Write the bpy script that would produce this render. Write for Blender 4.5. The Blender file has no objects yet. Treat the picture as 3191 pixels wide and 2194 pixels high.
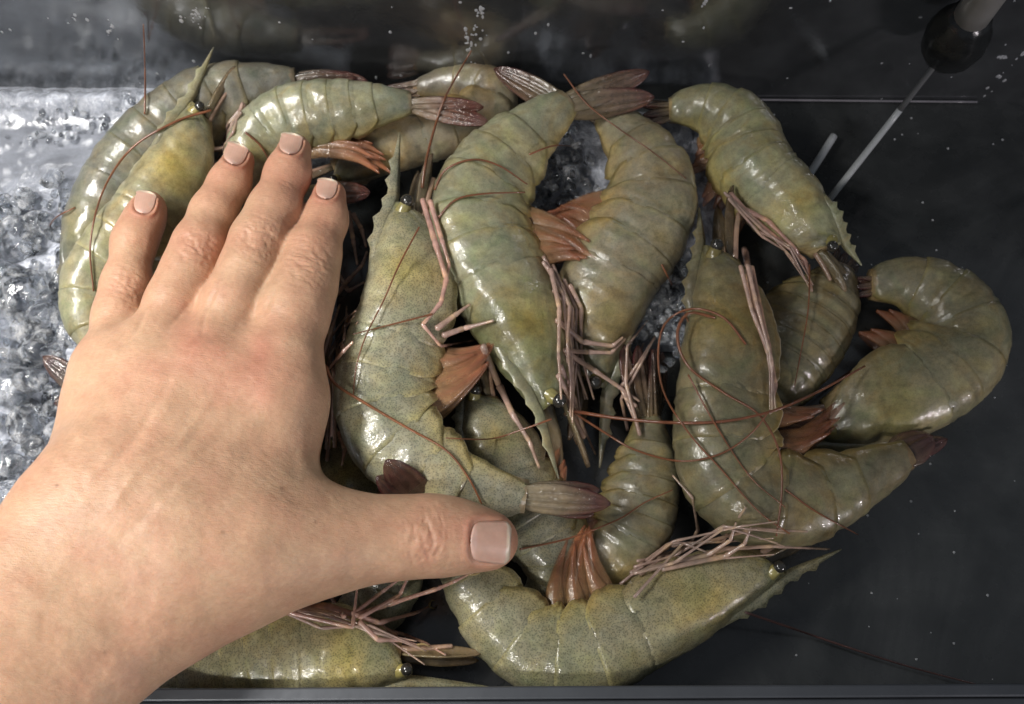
import bpy, bmesh, math, random
import numpy as np
from mathutils import Vector
from mathutils.bvhtree import BVHTree

random.seed(7)
rng = np.random.default_rng(7)
R = math.radians
scene = bpy.context.scene
COL = scene.collection

# ------------------------------------------------------------------ camera
HFOV = R(50)
TILT = R(19)
TARGET = np.array([0.0, 0.0, 0.03])
CAMPOS = TARGET + 0.40 * np.array([0.0, -math.sin(TILT), math.cos(TILT)])
cam_data = bpy.data.cameras.new('camera')
cam = bpy.data.objects.new('camera', cam_data)
COL.objects.link(cam)
cam.location = CAMPOS
cam.rotation_euler = (TILT, 0, 0)
cam_data.angle = HFOV
cam_data.clip_start = 0.01
cam_data.clip_end = 20
cam_data.dof.use_dof = True
cam_data.dof.focus_distance = 0.355
cam_data.dof.aperture_fstop = 20.0
scene.camera = cam

# ------------------------------------------------------------------ world, lamps, exposure
world = bpy.data.worlds.new('World')
scene.world = world
world.use_nodes = True
bg = world.node_tree.nodes['Background']
bg.inputs['Color'].default_value = (0.80, 0.88, 1.0, 1)
bg.inputs['Strength'].default_value = 0.17


def area_lamp(name, loc, aim, sx, sy, power, color, spread=180):
    d = bpy.data.lights.new(name, 'AREA')
    d.shape = 'RECTANGLE'
    d.size, d.size_y = sx, sy
    d.energy = power
    d.spread = R(spread)
    d.color = color
    o = bpy.data.objects.new(name, d)
    COL.objects.link(o)
    o.location = loc
    o.rotation_euler = (Vector(aim) - Vector(loc)).to_track_quat('-Z', 'Y').to_euler()
    return o


area_lamp('ceiling_tube_lamp', (-0.38, 0.015, 0.52), (-0.175, -0.01, 0.03), 0.26, 0.10, 0.66, (1.0, 0.97, 0.93), 57)
area_lamp('front_tube_lamp', (-0.27, -0.48, 0.60), (-0.16, -0.06, 0.03), 0.22, 0.06, 0.23, (1.0, 0.96, 0.91), 50)
area_lamp('counter_side_lamp', (0.50, -0.40, 0.16), (0.14, -0.02, 0.02), 0.10, 0.02, 1.0, (1.0, 0.92, 0.95))

scene.view_settings.view_transform = 'Standard'
scene.view_settings.look = 'None'
scene.view_settings.exposure = -0.06
scene.view_settings.gamma = 1.0

# ------------------------------------------------------------------ projection helpers (a 2321 x 1596 sheet over the photo)
W0, H0 = 2321.0, 1596.0
FPX = (W0 / 2) / math.tan(HFOV / 2)
CF = np.array([0.0, math.sin(TILT), -math.cos(TILT)])
CU = np.array([0.0, math.cos(TILT), math.sin(TILT)])
CR = np.array([1.0, 0.0, 0.0])


def ray(px, py):
    d = CF + CR * ((px - W0 / 2) / FPX) + CU * ((H0 / 2 - py) / FPX)
    return d / np.linalg.norm(d)


def at(px, py, zc):
    d = ray(px, py)
    t = (zc * 0.01 - CAMPOS[2]) / d[2]
    return CAMPOS + d * t


def pxsize(p):
    return float(np.dot(np.asarray(p) - CAMPOS, CF)) / FPX


def project(P):
    Q = P - CAMPOS
    dep = Q @ CF
    return np.stack([W0 / 2 + FPX * (Q @ CR) / dep, H0 / 2 - FPX * (Q @ CU) / dep], -1)


def norm(v):
    return v / np.maximum(np.linalg.norm(v, axis=-1, keepdims=True), 1e-12)


def spline(pts, n):
    P = np.asarray(pts, float)
    k = len(P)
    E = np.vstack([2 * P[0] - P[1], P, 2 * P[-1] - P[-2]])
    out = []
    for i in range(k - 1):
        p0, p1, p2, p3 = E[i], E[i + 1], E[i + 2], E[i + 3]
        t = np.linspace(0, 1, 24, endpoint=(i == k - 2))[:, None]
        out.append(0.5 * ((2 * p1) + (-p0 + p2) * t + (2 * p0 - 5 * p1 + 4 * p2 - p3) * t ** 2 + (-p0 + 3 * p1 - 3 * p2 + p3) * t ** 3))
    Q = np.vstack(out)
    s = np.concatenate([[0], np.cumsum(np.linalg.norm(np.diff(Q[:, :3], axis=0), axis=1))])
    u = np.linspace(0, s[-1], n)
    return np.stack([np.interp(u, s, Q[:, j]) for j in range(Q.shape[1])], -1), s[-1]


def noise2(x, y, seed=0, octaves=3):
    """cheap smooth value noise"""
    g = np.random.default_rng(seed)
    tab = g.random((64, 64))
    out = 0
    amp = 1
    for o in range(octaves):
        xi, yi = np.floor(x).astype(int), np.floor(y).astype(int)
        fx, fy = x - xi, y - yi
        fx, fy = fx * fx * (3 - 2 * fx), fy * fy * (3 - 2 * fy)
        t = lambda a, b: tab[a % 64, b % 64]
        v = (t(xi, yi) * (1 - fx) + t(xi + 1, yi) * fx) * (1 - fy) + (t(xi, yi + 1) * (1 - fx) + t(xi + 1, yi + 1) * fx) * fy
        out = out + amp * (v - .5)
        amp *= .5
        x, y = x * 2.03 + 7.1, y * 2.03 + 3.7
    return out


# ------------------------------------------------------------------ mesh helpers
class MB:
    def __init__(self):
        self.v, self.f, self.c, self.n = [], [], [], 0

    def add(self, v, f, c=None):
        v = np.asarray(v, float).reshape(-1, 3)
        self.v.append(v)
        self.f += [tuple(i + self.n for i in q) for q in f]
        if c is None:
            c = np.ones((len(v), 3))
        c = np.asarray(c, float)
        if c.ndim == 1:
            c = np.tile(c, (len(v), 1))
        self.c.append(c)
        self.n += len(v)

    def grid_solid(self, outer, inner, c=None):
        """closed solid between two grids of points"""
        a, b = outer.shape[:2]
        f = []
        ix = lambda i, j: i * b + j
        o = a * b
        for i in range(a - 1):
            for j in range(b - 1):
                f.append((ix(i, j), ix(i, j + 1), ix(i + 1, j + 1), ix(i + 1, j)))
                f.append((o + ix(i, j), o + ix(i + 1, j), o + ix(i + 1, j + 1), o + ix(i, j + 1)))
        for j in range(b - 1):
            f.append((ix(0, j), o + ix(0, j), o + ix(0, j + 1), ix(0, j + 1)))
            f.append((ix(a - 1, j), ix(a - 1, j + 1), o + ix(a - 1, j + 1), o + ix(a - 1, j)))
        for i in range(a - 1):
            f.append((ix(i, 0), ix(i + 1, 0), o + ix(i + 1, 0), o + ix(i, 0)))
            f.append((ix(i, b - 1), o + ix(i, b - 1), o + ix(i + 1, b - 1), ix(i + 1, b - 1)))
        cc = None
        if c is not None:
            c = np.asarray(c, float)
            cc = np.vstack([c.reshape(-1, 3)] * 2) if c.ndim > 1 else c
        self.add(np.vstack([outer.reshape(-1, 3), inner.reshape(-1, 3)]), f, cc)

    def tube(self, pts, rad, k=8, c=None, flat=1.0, flatdir=None):
        P = np.asarray(pts, float)
        n = len(P)
        T = norm(np.gradient(P, axis=0))
        ref = np.array([0.13, 0.21, 0.97]) if flatdir is None else np.asarray(flatdir, float)
        A = norm(np.cross(T, ref))
        B = np.cross(A, T)
        rad = np.broadcast_to(np.asarray(rad, float), (n,))
        th = np.linspace(0, 2 * math.pi, k, endpoint=False)
        V = P[:, None] + rad[:, None, None] * (A[:, None] * np.cos(th)[None, :, None] + flat * B[:, None] * np.sin(th)[None, :, None])
        V = np.concatenate([V.reshape(-1, 3), P[:1] - T[:1] * rad[0] * .6, P[-1:] + T[-1:] * rad[-1] * .6])
        f = []
        for i in range(n - 1):
            for j in range(k):
                f.append((i * k + j, i * k + (j + 1) % k, (i + 1) * k + (j + 1) % k, (i + 1) * k + j))
        for j in range(k):
            f.append((n * k, (j + 1) % k, j))
            f.append((n * k + 1, (n - 1) * k + j, (n - 1) * k + (j + 1) % k))
        cc = None
        if c is not None:
            c = np.asarray(c, float)
            cc = np.vstack([np.repeat(c, k, axis=0), c[:1], c[-1:]]) if c.ndim > 1 else c
        self.add(V, f, cc)

    def ball(self, p, r, nu=12, nv=8, scale=(1, 1, 1), axes=None, c=None):
        u = np.linspace(0, 2 * math.pi, nu, endpoint=False)
        v = np.linspace(0, math.pi, nv + 1)[1:-1]
        X = np.stack([np.outer(np.sin(v), np.cos(u)), np.outer(np.sin(v), np.sin(u)), np.outer(np.cos(v), np.ones(nu))], -1).reshape(-1, 3)
        X = np.vstack([X, [0, 0, 1], [0, 0, -1]]) * np.asarray(scale) * r
        if axes is not None:
            X = X @ np.asarray(axes)
        m = len(v)
        f = []
        for i in range(m - 1):
            for j in range(nu):
                f.append((i * nu + j, (i + 1) * nu + j, (i + 1) * nu + (j + 1) % nu, i * nu + (j + 1) % nu))
        for j in range(nu):
            f.append((m * nu, j, (j + 1) % nu))
            f.append((m * nu + 1, (m - 1) * nu + (j + 1) % nu, (m - 1) * nu + j))
        self.add(X + np.asarray(p), f, c)

    def box(self, lo, hi, c=None):
        x0, y0, z0 = lo
        x1, y1, z1 = hi
        v = [(x0, y0, z0), (x1, y0, z0), (x1, y1, z0), (x0, y1, z0), (x0, y0, z1), (x1, y0, z1), (x1, y1, z1), (x0, y1, z1)]
        f = [(3, 2, 1, 0), (4, 5, 6, 7), (0, 1, 5, 4), (1, 2, 6, 5), (2, 3, 7, 6), (3, 0, 4, 7)]
        self.add(v, f, c)

    def build(self, name, mat, parent=None, origin=None, smooth=True, bevel=0):
        V = np.vstack(self.v)
        base = np.asarray(parent.matrix_world.translation if parent is None else ROOTLOC.get(parent.name, (0, 0, 0)), float) if parent is not None else np.zeros(3)
        org = base if origin is None else np.asarray(origin, float)
        me = bpy.data.meshes.new(name)
        me.from_pydata((V - org).tolist(), [], self.f)
        at_ = me.attributes.new('tint', 'FLOAT_COLOR', 'POINT')
        C = np.hstack([np.vstack(self.c), np.ones((len(V), 1))])
        at_.data.foreach_set('color', C.astype(np.float32).ravel())
        me.polygons.foreach_set('use_smooth', [smooth] * len(me.polygons))
        me.materials.append(mat)
        o = bpy.data.objects.new(name, me)
        COL.objects.link(o)
        if parent is not None:
            o.parent = parent
            o.location = org - base
        else:
            o.location = org
        ROOTLOC[o.name] = tuple(org)
        if bevel:
            b = o.modifiers.new('bevel', 'BEVEL')
            b.width = bevel
            b.segments = 2
        return o


ROOTLOC = {}


def thing(name, label, cat, loc, group=None):
    o = bpy.data.objects.new(name, None)
    o.empty_display_size = 0.02
    COL.objects.link(o)
    o.location = loc
    ROOTLOC[o.name] = tuple(loc)
    o['label'], o['category'] = label, cat
    if group:
        o['group'] = group
    return o


def tag(o, label=None, cat=None, group=None, kind=None):
    for k, v in (('label', label), ('category', cat), ('group', group), ('kind', kind)):
        if v:
            o[k] = v
    return o


# ------------------------------------------------------------------ materials
def new_mat(name):
    m = bpy.data.materials.new(name)
    m.use_nodes = True
    nt = m.node_tree
    nt.nodes.clear()
    out = nt.nodes.new('ShaderNodeOutputMaterial')
    b = nt.nodes.new('ShaderNodeBsdfPrincipled')
    nt.links.new(b.outputs[0], out.inputs[0])
    return m, nt, b


def N(nt, kind, **kw):
    n = nt.nodes.new(kind)
    for k, v in kw.items():
        if k in n.inputs:
            n.inputs[k].default_value = v
        else:
            setattr(n, k, v)
    return n


def noise(nt, vec, scale, detail=3, rough=0.55, dist=0.0):
    n = N(nt, 'ShaderNodeTexNoise', Scale=scale, Detail=detail, Roughness=rough, Distortion=dist)
    if vec is not None:
        nt.links.new(vec, n.inputs['Vector'])
    return n


def ramp(nt, fac, stops):
    r = nt.nodes.new('ShaderNodeValToRGB')
    e = r.color_ramp.elements
    while len(e) < len(stops):
        e.new(0.5)
    for el, (p, c) in zip(e, stops):
        el.position = p
        el.color = tuple(c) + (1,) if len(c) == 3 else c
    nt.links.new(fac, r.inputs[0])
    return r


def mix(nt, mode, fac, a, b):
    m = N(nt, 'ShaderNodeMix', data_type='RGBA', blend_type=mode)
    for sock, val in ((m.inputs[0], fac), (m.inputs[6], a), (m.inputs[7], b)):
        if hasattr(val, 'links') or isinstance(val, bpy.types.NodeSocket):
            nt.links.new(val, sock)
        elif isinstance(val, (int, float)):
            sock.default_value = val
        else:
            sock.default_value = tuple(val) + (1,)
    return m.outputs[2]


def bump(nt, b, height, strength, dist, prev=None):
    n = N(nt, 'ShaderNodeBump', Strength=strength, Distance=dist)
    nt.links.new(height, n.inputs['Height'])
    if prev is not None:
        nt.links.new(prev.outputs[0], n.inputs['Normal'])
    nt.links.new(n.outputs[0], b.inputs['Normal'])
    return n


def math_node(nt, op, a, b=None):
    n = N(nt, 'ShaderNodeMath', operation=op)
    for i, v in enumerate((a, b)):
        if v is None:
            continue
        if isinstance(v, (int, float)):
            n.inputs[i].default_value = v
        else:
            nt.links.new(v, n.inputs[i])
    return n.outputs[0]


def tissue_material(name, rough=0.2, sss=0.25, dots=True, coat=0.6, gain=1.0, blotch=0.35, bumpy=0.25, alpha=1.0, dotmix=.5, mott=0.0):
    m, nt, b = new_mat(name)
    tc = N(nt, 'ShaderNodeTexCoord')
    vec = tc.outputs['Object']
    att = N(nt, 'ShaderNodeAttribute', attribute_name='tint')
    col = att.outputs['Color']
    n1 = noise(nt, vec, 70, 4, 0.6)
    col = mix(nt, 'MULTIPLY', 1.0, col, ramp(nt, n1.outputs[0], [(0.25, (1 - blotch,) * 3), (0.75, (1 + blotch * .6,) * 3)]).outputs[0])
    n2 = noise(nt, vec, 130, 3, 0.6, 0.6)
    col = mix(nt, 'MIX', ramp(nt, n2.outputs[0], [(0.48, (0, 0, 0)), (0.72, (0.45,) * 3)]).outputs[0], col, mix(nt, 'MULTIPLY', 1.0, col, (1.14, 1.10, 0.84)))
    n5 = noise(nt, vec, 38, 3, 0.6, 1.0)
    col = mix(nt, 'MULTIPLY', 1.0, col, ramp(nt, n5.outputs[0], [(0.30, (.78, .85, .82)), (0.5, (1, 1, 1)), (0.7, (1.12, 1.07, .96))]).outputs[0])
    if mott:
        # streaky darker olive and brown patches, and paler bluish ones
        mp = N(nt, 'ShaderNodeMapping')
        mp.inputs['Scale'].default_value = (95, 150, 60)
        mp.inputs['Rotation'].default_value = (.4, .2, .7)
        nt.links.new(vec, mp.inputs[0])
        n6 = noise(nt, mp.outputs[0], 1.0, 5, .65, 1.2)
        col = mix(nt, 'MULTIPLY', mott, col, ramp(nt, n6.outputs[0], [(0.28, (.52, .54, .46)), (0.46, (.95, .95, .92)), (0.62, (1.05, 1.04, 1.0)), (0.78, (1.22, 1.25, 1.30))]).outputs[0])
        n7 = noise(nt, vec, 55, 4, .6, 1.5)
        col = mix(nt, 'MULTIPLY', mott, col, ramp(nt, n7.outputs[0], [(0.35, (1.0, .86, .68)), (0.5, (1, 1, 1)), (0.68, (.88, 1.0, .92))]).outputs[0])
    n3 = noise(nt, vec, 420, 3, 0.7)
    col = mix(nt, 'MULTIPLY', 1.0, col, ramp(nt, n3.outputs[0], [(0.3, (.80,) * 3), (0.7, (1.15,) * 3)]).outputs[0])
    if dots:
        v = N(nt, 'ShaderNodeTexVoronoi', Scale=1500)
        nt.links.new(vec, v.inputs['Vector'])
        dm = ramp(nt, v.outputs['Distance'], [(0.22, (1, 1, 1)), (0.55, (0, 0, 0))])
        col = mix(nt, 'MIX', math_node(nt, 'MULTIPLY', dm.outputs[0], dotmix), col, mix(nt, 'MULTIPLY', 1.0, col, (0.26, 0.28, 0.28)))
    nt.links.new(col, b.inputs['Base Color'])
    b.inputs['Roughness'].default_value = rough
    b.inputs['Subsurface Weight'].default_value = sss
    b.inputs['Subsurface Radius'].default_value = (0.0045, 0.0042, 0.0032)
    b.inputs['Subsurface Scale'].default_value = 1.0
    b.inputs['Specular IOR Level'].default_value = 0.5
    b.inputs['Coat Weight'].default_value = coat
    b.inputs['Coat Roughness'].default_value = 0.035
    b1 = noise(nt, vec, 160, 3, 0.6)
    bn = bump(nt, b, b1.outputs[0], bumpy, 0.004)
    b2 = noise(nt, vec, 900, 2, 0.5)
    bump(nt, b, b2.outputs[0], 0.12, 0.0006, bn)
    n4 = N(nt, 'ShaderNodeBump', Strength=bumpy * 2.6, Distance=0.003)
    nt.links.new(noise(nt, vec, 300, 3, 0.55).outputs[0], n4.inputs['Height'])
    nt.links.new(n4.outputs[0], b.inputs['Coat Normal'])
    if alpha < 1:
        b.inputs['Alpha'].default_value = alpha
    return m


M_SHELL = tissue_material('wet_prawn_shell', rough=0.36, sss=0.6, coat=0.48, bumpy=0.06, blotch=.20, dotmix=.62, mott=.45)
M_SHELL_FAINT = tissue_material('wet_prawn_shell_faint_speckle', rough=0.36, sss=0.65, coat=0.48, bumpy=0.065, blotch=.28, dotmix=.20, mott=.75)
M_FLESH = tissue_material('prawn_underside', dots=False, rough=0.3)
M_TAIL = tissue_material('prawn_tail_fan', dots=False, rough=0.2, sss=0.1, coat=0.7, bumpy=0.22, alpha=.80)
M_FIN = tissue_material('prawn_swimmeret', dots=False, rough=0.25, sss=0.2, coat=0.5, bumpy=0.1, alpha=.50)
M_LIMB = tissue_material('prawn_limb', dots=False, rough=0.25, sss=0.25, coat=0.5, bumpy=0.08)
M_HAIR = tissue_material('prawn_antenna', dots=False, rough=0.3, sss=0.0, coat=0.3, bumpy=0.0)


def simple_mat(name, col, rough, metal=0.0, coat=0.0, spec=0.5, nscale=None, namp=0.2, bstr=0.0, bscale=300):
    m, nt, b = new_mat(name)
    tc = N(nt, 'ShaderNodeTexCoord')
    vec = tc.outputs['Object']
    if nscale:
        n1 = noise(nt, vec, nscale, 4)
        c = mix(nt, 'MULTIPLY', 1.0, col, ramp(nt, n1.outputs[0], [(0.3, (1 - namp,) * 3), (0.7, (1 + namp,) * 3)]).outputs[0])
        nt.links.new(c, b.inputs['Base Color'])
    else:
        b.inputs['Base Color'].default_value = tuple(col) + (1,)
    b.inputs['Roughness'].default_value = rough
    b.inputs['Metallic'].default_value = metal
    b.inputs['Coat Weight'].default_value = coat
    b.inputs['Specular IOR Level'].default_value = spec
    if bstr:
        bump(nt, b, noise(nt, vec, bscale, 3).outputs[0], bstr, 0.002)
    return m


M_EYE = simple_mat('prawn_eye', (0.028, 0.026, 0.022), 0.14, coat=0.7, nscale=700, namp=.4)


def floor_material(name, dark, lite, rough0, rough1):
    m, nt, b = new_mat(name)
    vec = N(nt, 'ShaderNodeTexCoord').outputs['Object']
    n1 = noise(nt, vec, 11, 6, 0.62, 1.0)
    n2 = noise(nt, vec, 60, 4, 0.6)
    c = ramp(nt, n1.outputs[0], [(0.3, dark), (0.75, lite)]).outputs[0]
    c = mix(nt, 'MULTIPLY', 0.5, c, ramp(nt, n2.outputs[0], [(0.3, (.6,) * 3), (0.7, (1.3,) * 3)]).outputs[0])
    mp = N(nt, 'ShaderNodeMapping')
    mp.inputs['Scale'].default_value = (9, 240, 60)
    mp.inputs['Rotation'].default_value = (0, 0, 0.5)
    nt.links.new(vec, mp.inputs[0])
    n3 = noise(nt, mp.outputs[0], 1.0, 3, 0.6)
    c = mix(nt, 'ADD', ramp(nt, n3.outputs[0], [(0.66, (0, 0, 0)), (0.8, (0.25,) * 3)]).outputs[0], c, (0.05, 0.05, 0.055))
    nt.links.new(c, b.inputs['Base Color'])
    nt.links.new(ramp(nt, n2.outputs[0], [(0.3, (rough0,) * 3), (0.7, (rough1,) * 3)]).outputs[0], b.inputs['Roughness'])
    bump(nt, b, n2.outputs[0], 0.12, 0.002)
    return m


M_FLOOR = floor_material('wet_black_tray_floor', (0.011, 0.013, 0.013), (0.085, 0.088, 0.088), 0.10, 0.42)
M_FLOOR.node_tree.nodes['Principled BSDF'].inputs['Coat Weight'].default_value = 0.6
M_FLOOR.node_tree.nodes['Principled BSDF'].inputs['Coat Roughness'].default_value = 0.12
M_WALL = floor_material('dark_steel_tray_wall', (0.21, 0.218, 0.226), (0.26, 0.27, 0.28), 0.10, 0.22)
M_WALL.node_tree.nodes['Principled BSDF'].inputs['Metallic'].default_value = 0.85


def ice_material(name, col, trans, rough, bscale=260, bstr=0.5, sheet=False):
    m, nt, b = new_mat(name)
    vec = N(nt, 'ShaderNodeTexCoord').outputs['Object']
    n1 = noise(nt, vec, 170, 6, 0.7, 0.8)
    c = ramp(nt, n1.outputs[0], [(0.30, tuple(x * .50 for x in col)), (0.52, col), (0.70, tuple(min(.95, x * 1.5) for x in col))]).outputs[0]
    h1 = noise(nt, vec, bscale, 4, 0.6).outputs[0]
    h2 = noise(nt, vec, bscale * 1.6, 3, 0.6).outputs[0]
    if sheet:
        # tint.r: 1 where the ice is crushed, 0 where it has melted to a smooth wet film
        att = N(nt, 'ShaderNodeAttribute', attribute_name='tint')
        sep = N(nt, 'ShaderNodeSeparateColor')
        nt.links.new(att.outputs['Color'], sep.inputs[0])
        k = sep.outputs[0]
        mp = N(nt, 'ShaderNodeMapping')
        mp.inputs['Scale'].default_value = (30, 90, 60)
        mp.inputs['Rotation'].default_value = (0, 0, 1.1)
        nt.links.new(vec, mp.inputs[0])
        smooth_c = ramp(nt, noise(nt, mp.outputs[0], 1.0, 5, .6, .6).outputs[0], [(.3, tuple(x * .42 for x in col)), (.7, tuple(x * .82 for x in col))]).outputs[0]
        c = mix(nt, 'MIX', k, smooth_c, c)
        kk = math_node(nt, 'ADD', math_node(nt, 'MULTIPLY', k, .92), .08)
        h1, h2 = math_node(nt, 'MULTIPLY', h1, kk), math_node(nt, 'MULTIPLY', h2, kk)
    nt.links.new(c, b.inputs['Base Color'])
    nt.links.new(ramp(nt, n1.outputs[0], [(0.45, (trans,) * 3), (0.75, (trans * .45,) * 3)]).outputs[0], b.inputs['Transmission Weight'])
    b.inputs['Roughness'].default_value = rough
    b.inputs['IOR'].default_value = 1.31
    b.inputs['Coat Weight'].default_value = 0.8
    b.inputs['Coat Roughness'].default_value = 0.04
    bump(nt, b, h1, bstr, 0.004)
    n4 = N(nt, 'ShaderNodeBump', Strength=bstr, Distance=0.004)
    nt.links.new(h2, n4.inputs['Height'])
    nt.links.new(n4.outputs[0], b.inputs['Coat Normal'])
    return m


M_ICE = ice_material('crushed_ice', (0.50, 0.53, 0.60), 0.35, 0.14, 240, .45, True)
M_LUMP = ice_material('ice_lump', (0.90, 0.93, 0.97), 1.0, 0.03, 120, 0.28)
M_LUMP.node_tree.nodes['Principled BSDF'].inputs['Coat Weight'].default_value = 0.15
M_RAIL = simple_mat('grey_metal_rail', (0.090, 0.097, 0.108), 0.42, metal=0.35, nscale=40, namp=0.12, bstr=0.05)
M_WHITE = simple_mat('white_plastic', (0.42, 0.44, 0.45), 0.3, nscale=120, namp=0.08)
M_ROD_SHADE = simple_mat('rod_shade_grey', (0.09, 0.092, 0.095), 0.35)  # dark grey that imitates shade on the rod's upper end
M_CLEAR = simple_mat('clear_edge', (0.22, 0.21, 0.23), 0.15, nscale=90, namp=0.2)
M_RUBBER = simple_mat('black_rubber', (0.016, 0.017, 0.017), 0.22, nscale=200, namp=0.3, bstr=0.1)
M_STEEL = simple_mat('steel_tube', (0.50, 0.48, 0.45), 0.30, metal=.6, nscale=80, namp=0.1)

# ------------------------------------------------------------------ the tray
pL, pR = at(0, 214, 0), at(2321, 231, 0)
slope = (pR[1] - pL[1]) / (pR[0] - pL[0])
WALLY = lambda x: pL[1] + slope * (x - pL[0])

mb = MB()
x0, x1 = -0.6, 0.6
mb.add([(x0, -0.5, 0), (x1, -0.5, 0), (x1, WALLY(x1) + .02, 0), (x0, WALLY(x0) + .02, 0)], [(0, 1, 2, 3)])
tag(mb.build('tray_floor', M_FLOOR, smooth=False), kind='structure')

mb = MB()
wt = 0.010
v = []
for z in (-0.004, 0.16):
    v += [(x0, WALLY(x0), z), (x1, WALLY(x1), z), (x1, WALLY(x1) + wt, z), (x0, WALLY(x0) + wt, z)]
mb.add(v, [(3, 2, 1, 0), (4, 5, 6, 7), (0, 1, 5, 4), (1, 2, 6, 5), (2, 3, 7, 6), (3, 0, 4, 7)])
tag(mb.build('back_wall', M_WALL, smooth=False), kind='structure')

# front rail: a low grey wall whose top edge hides the nearest prawns, with a raised ridge
ra, rb = at(0, 1562, 4.2), at(2321, 1549, 4.2)
rs = (rb[1] - ra[1]) / (rb[0] - ra[0])
RY = lambda x: ra[1] + rs * (x - ra[0])
rail = thing('front_rail', 'grey metal front edge of the tray with a stepped ridge', 'rail', (0, RY(0), 0))


def rail_part(name, y0, y1, z0, z1):
    m = MB()
    v = []
    for z in (z0, z1):
        v += [(x0, RY(x0) + y0, z), (x1, RY(x1) + y0, z), (x1, RY(x1) + y1, z), (x0, RY(x0) + y1, z)]
    m.add(v, [(3, 2, 1, 0), (4, 5, 6, 7), (0, 1, 5, 4), (1, 2, 6, 5), (2, 3, 7, 6), (3, 0, 4, 7)])
    return m.build(name, M_RAIL, rail, smooth=False, bevel=0.0006)


rail_part('rim', -0.0040, 0.0, 0.0005, 0.042)
rail_part('ledge', -0.0600, -0.0041, 0.0005, 0.0385)

# thin pale lip along the corner of floor and wall, right side
mb = MB()
c0, c1 = at(1690, 226, 0.15), at(2215, 231, 0.15)
mb.tube(np.linspace(c0, c1, 12), 0.0005, 6)
tag(mb.build('corner_strip', M_CLEAR), 'thin pale strip along the corner where tray floor meets back wall', 'strip')


# ------------------------------------------------------------------ prawns
ALLV, ALLF = [], []
ALLN = 0


def record(mbx):
    global ALLN
    V = np.vstack(mbx.v)
    ALLV.append(V)
    for f in mbx.f:
        ALLF.append(tuple(i + ALLN for i in f))
    ALLN += len(V)


S_KEYS = [-.02, 0, .08, .16, .26, .36, .5, .62, .72, .82, .9, 1.0, 1.02]
HT_KEYS = [.40, .44, .60, .74, .88, .96, 1.0, .97, .88, .73, .55, .38, .37]
HB_KEYS = [.34, .40, .70, .90, 1.0, 1.0, 1.0, .98, .90, .74, .54, .36, .35]
WD_KEYS = [.26, .30, .50, .64, .74, .78, .76, .72, .66, .56, .45, .34, .33]
PRAWNS = {}
GROUP = 'raw prawns piled on the ice'
BASE = np.array([0.350, 0.335, 0.262])


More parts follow.
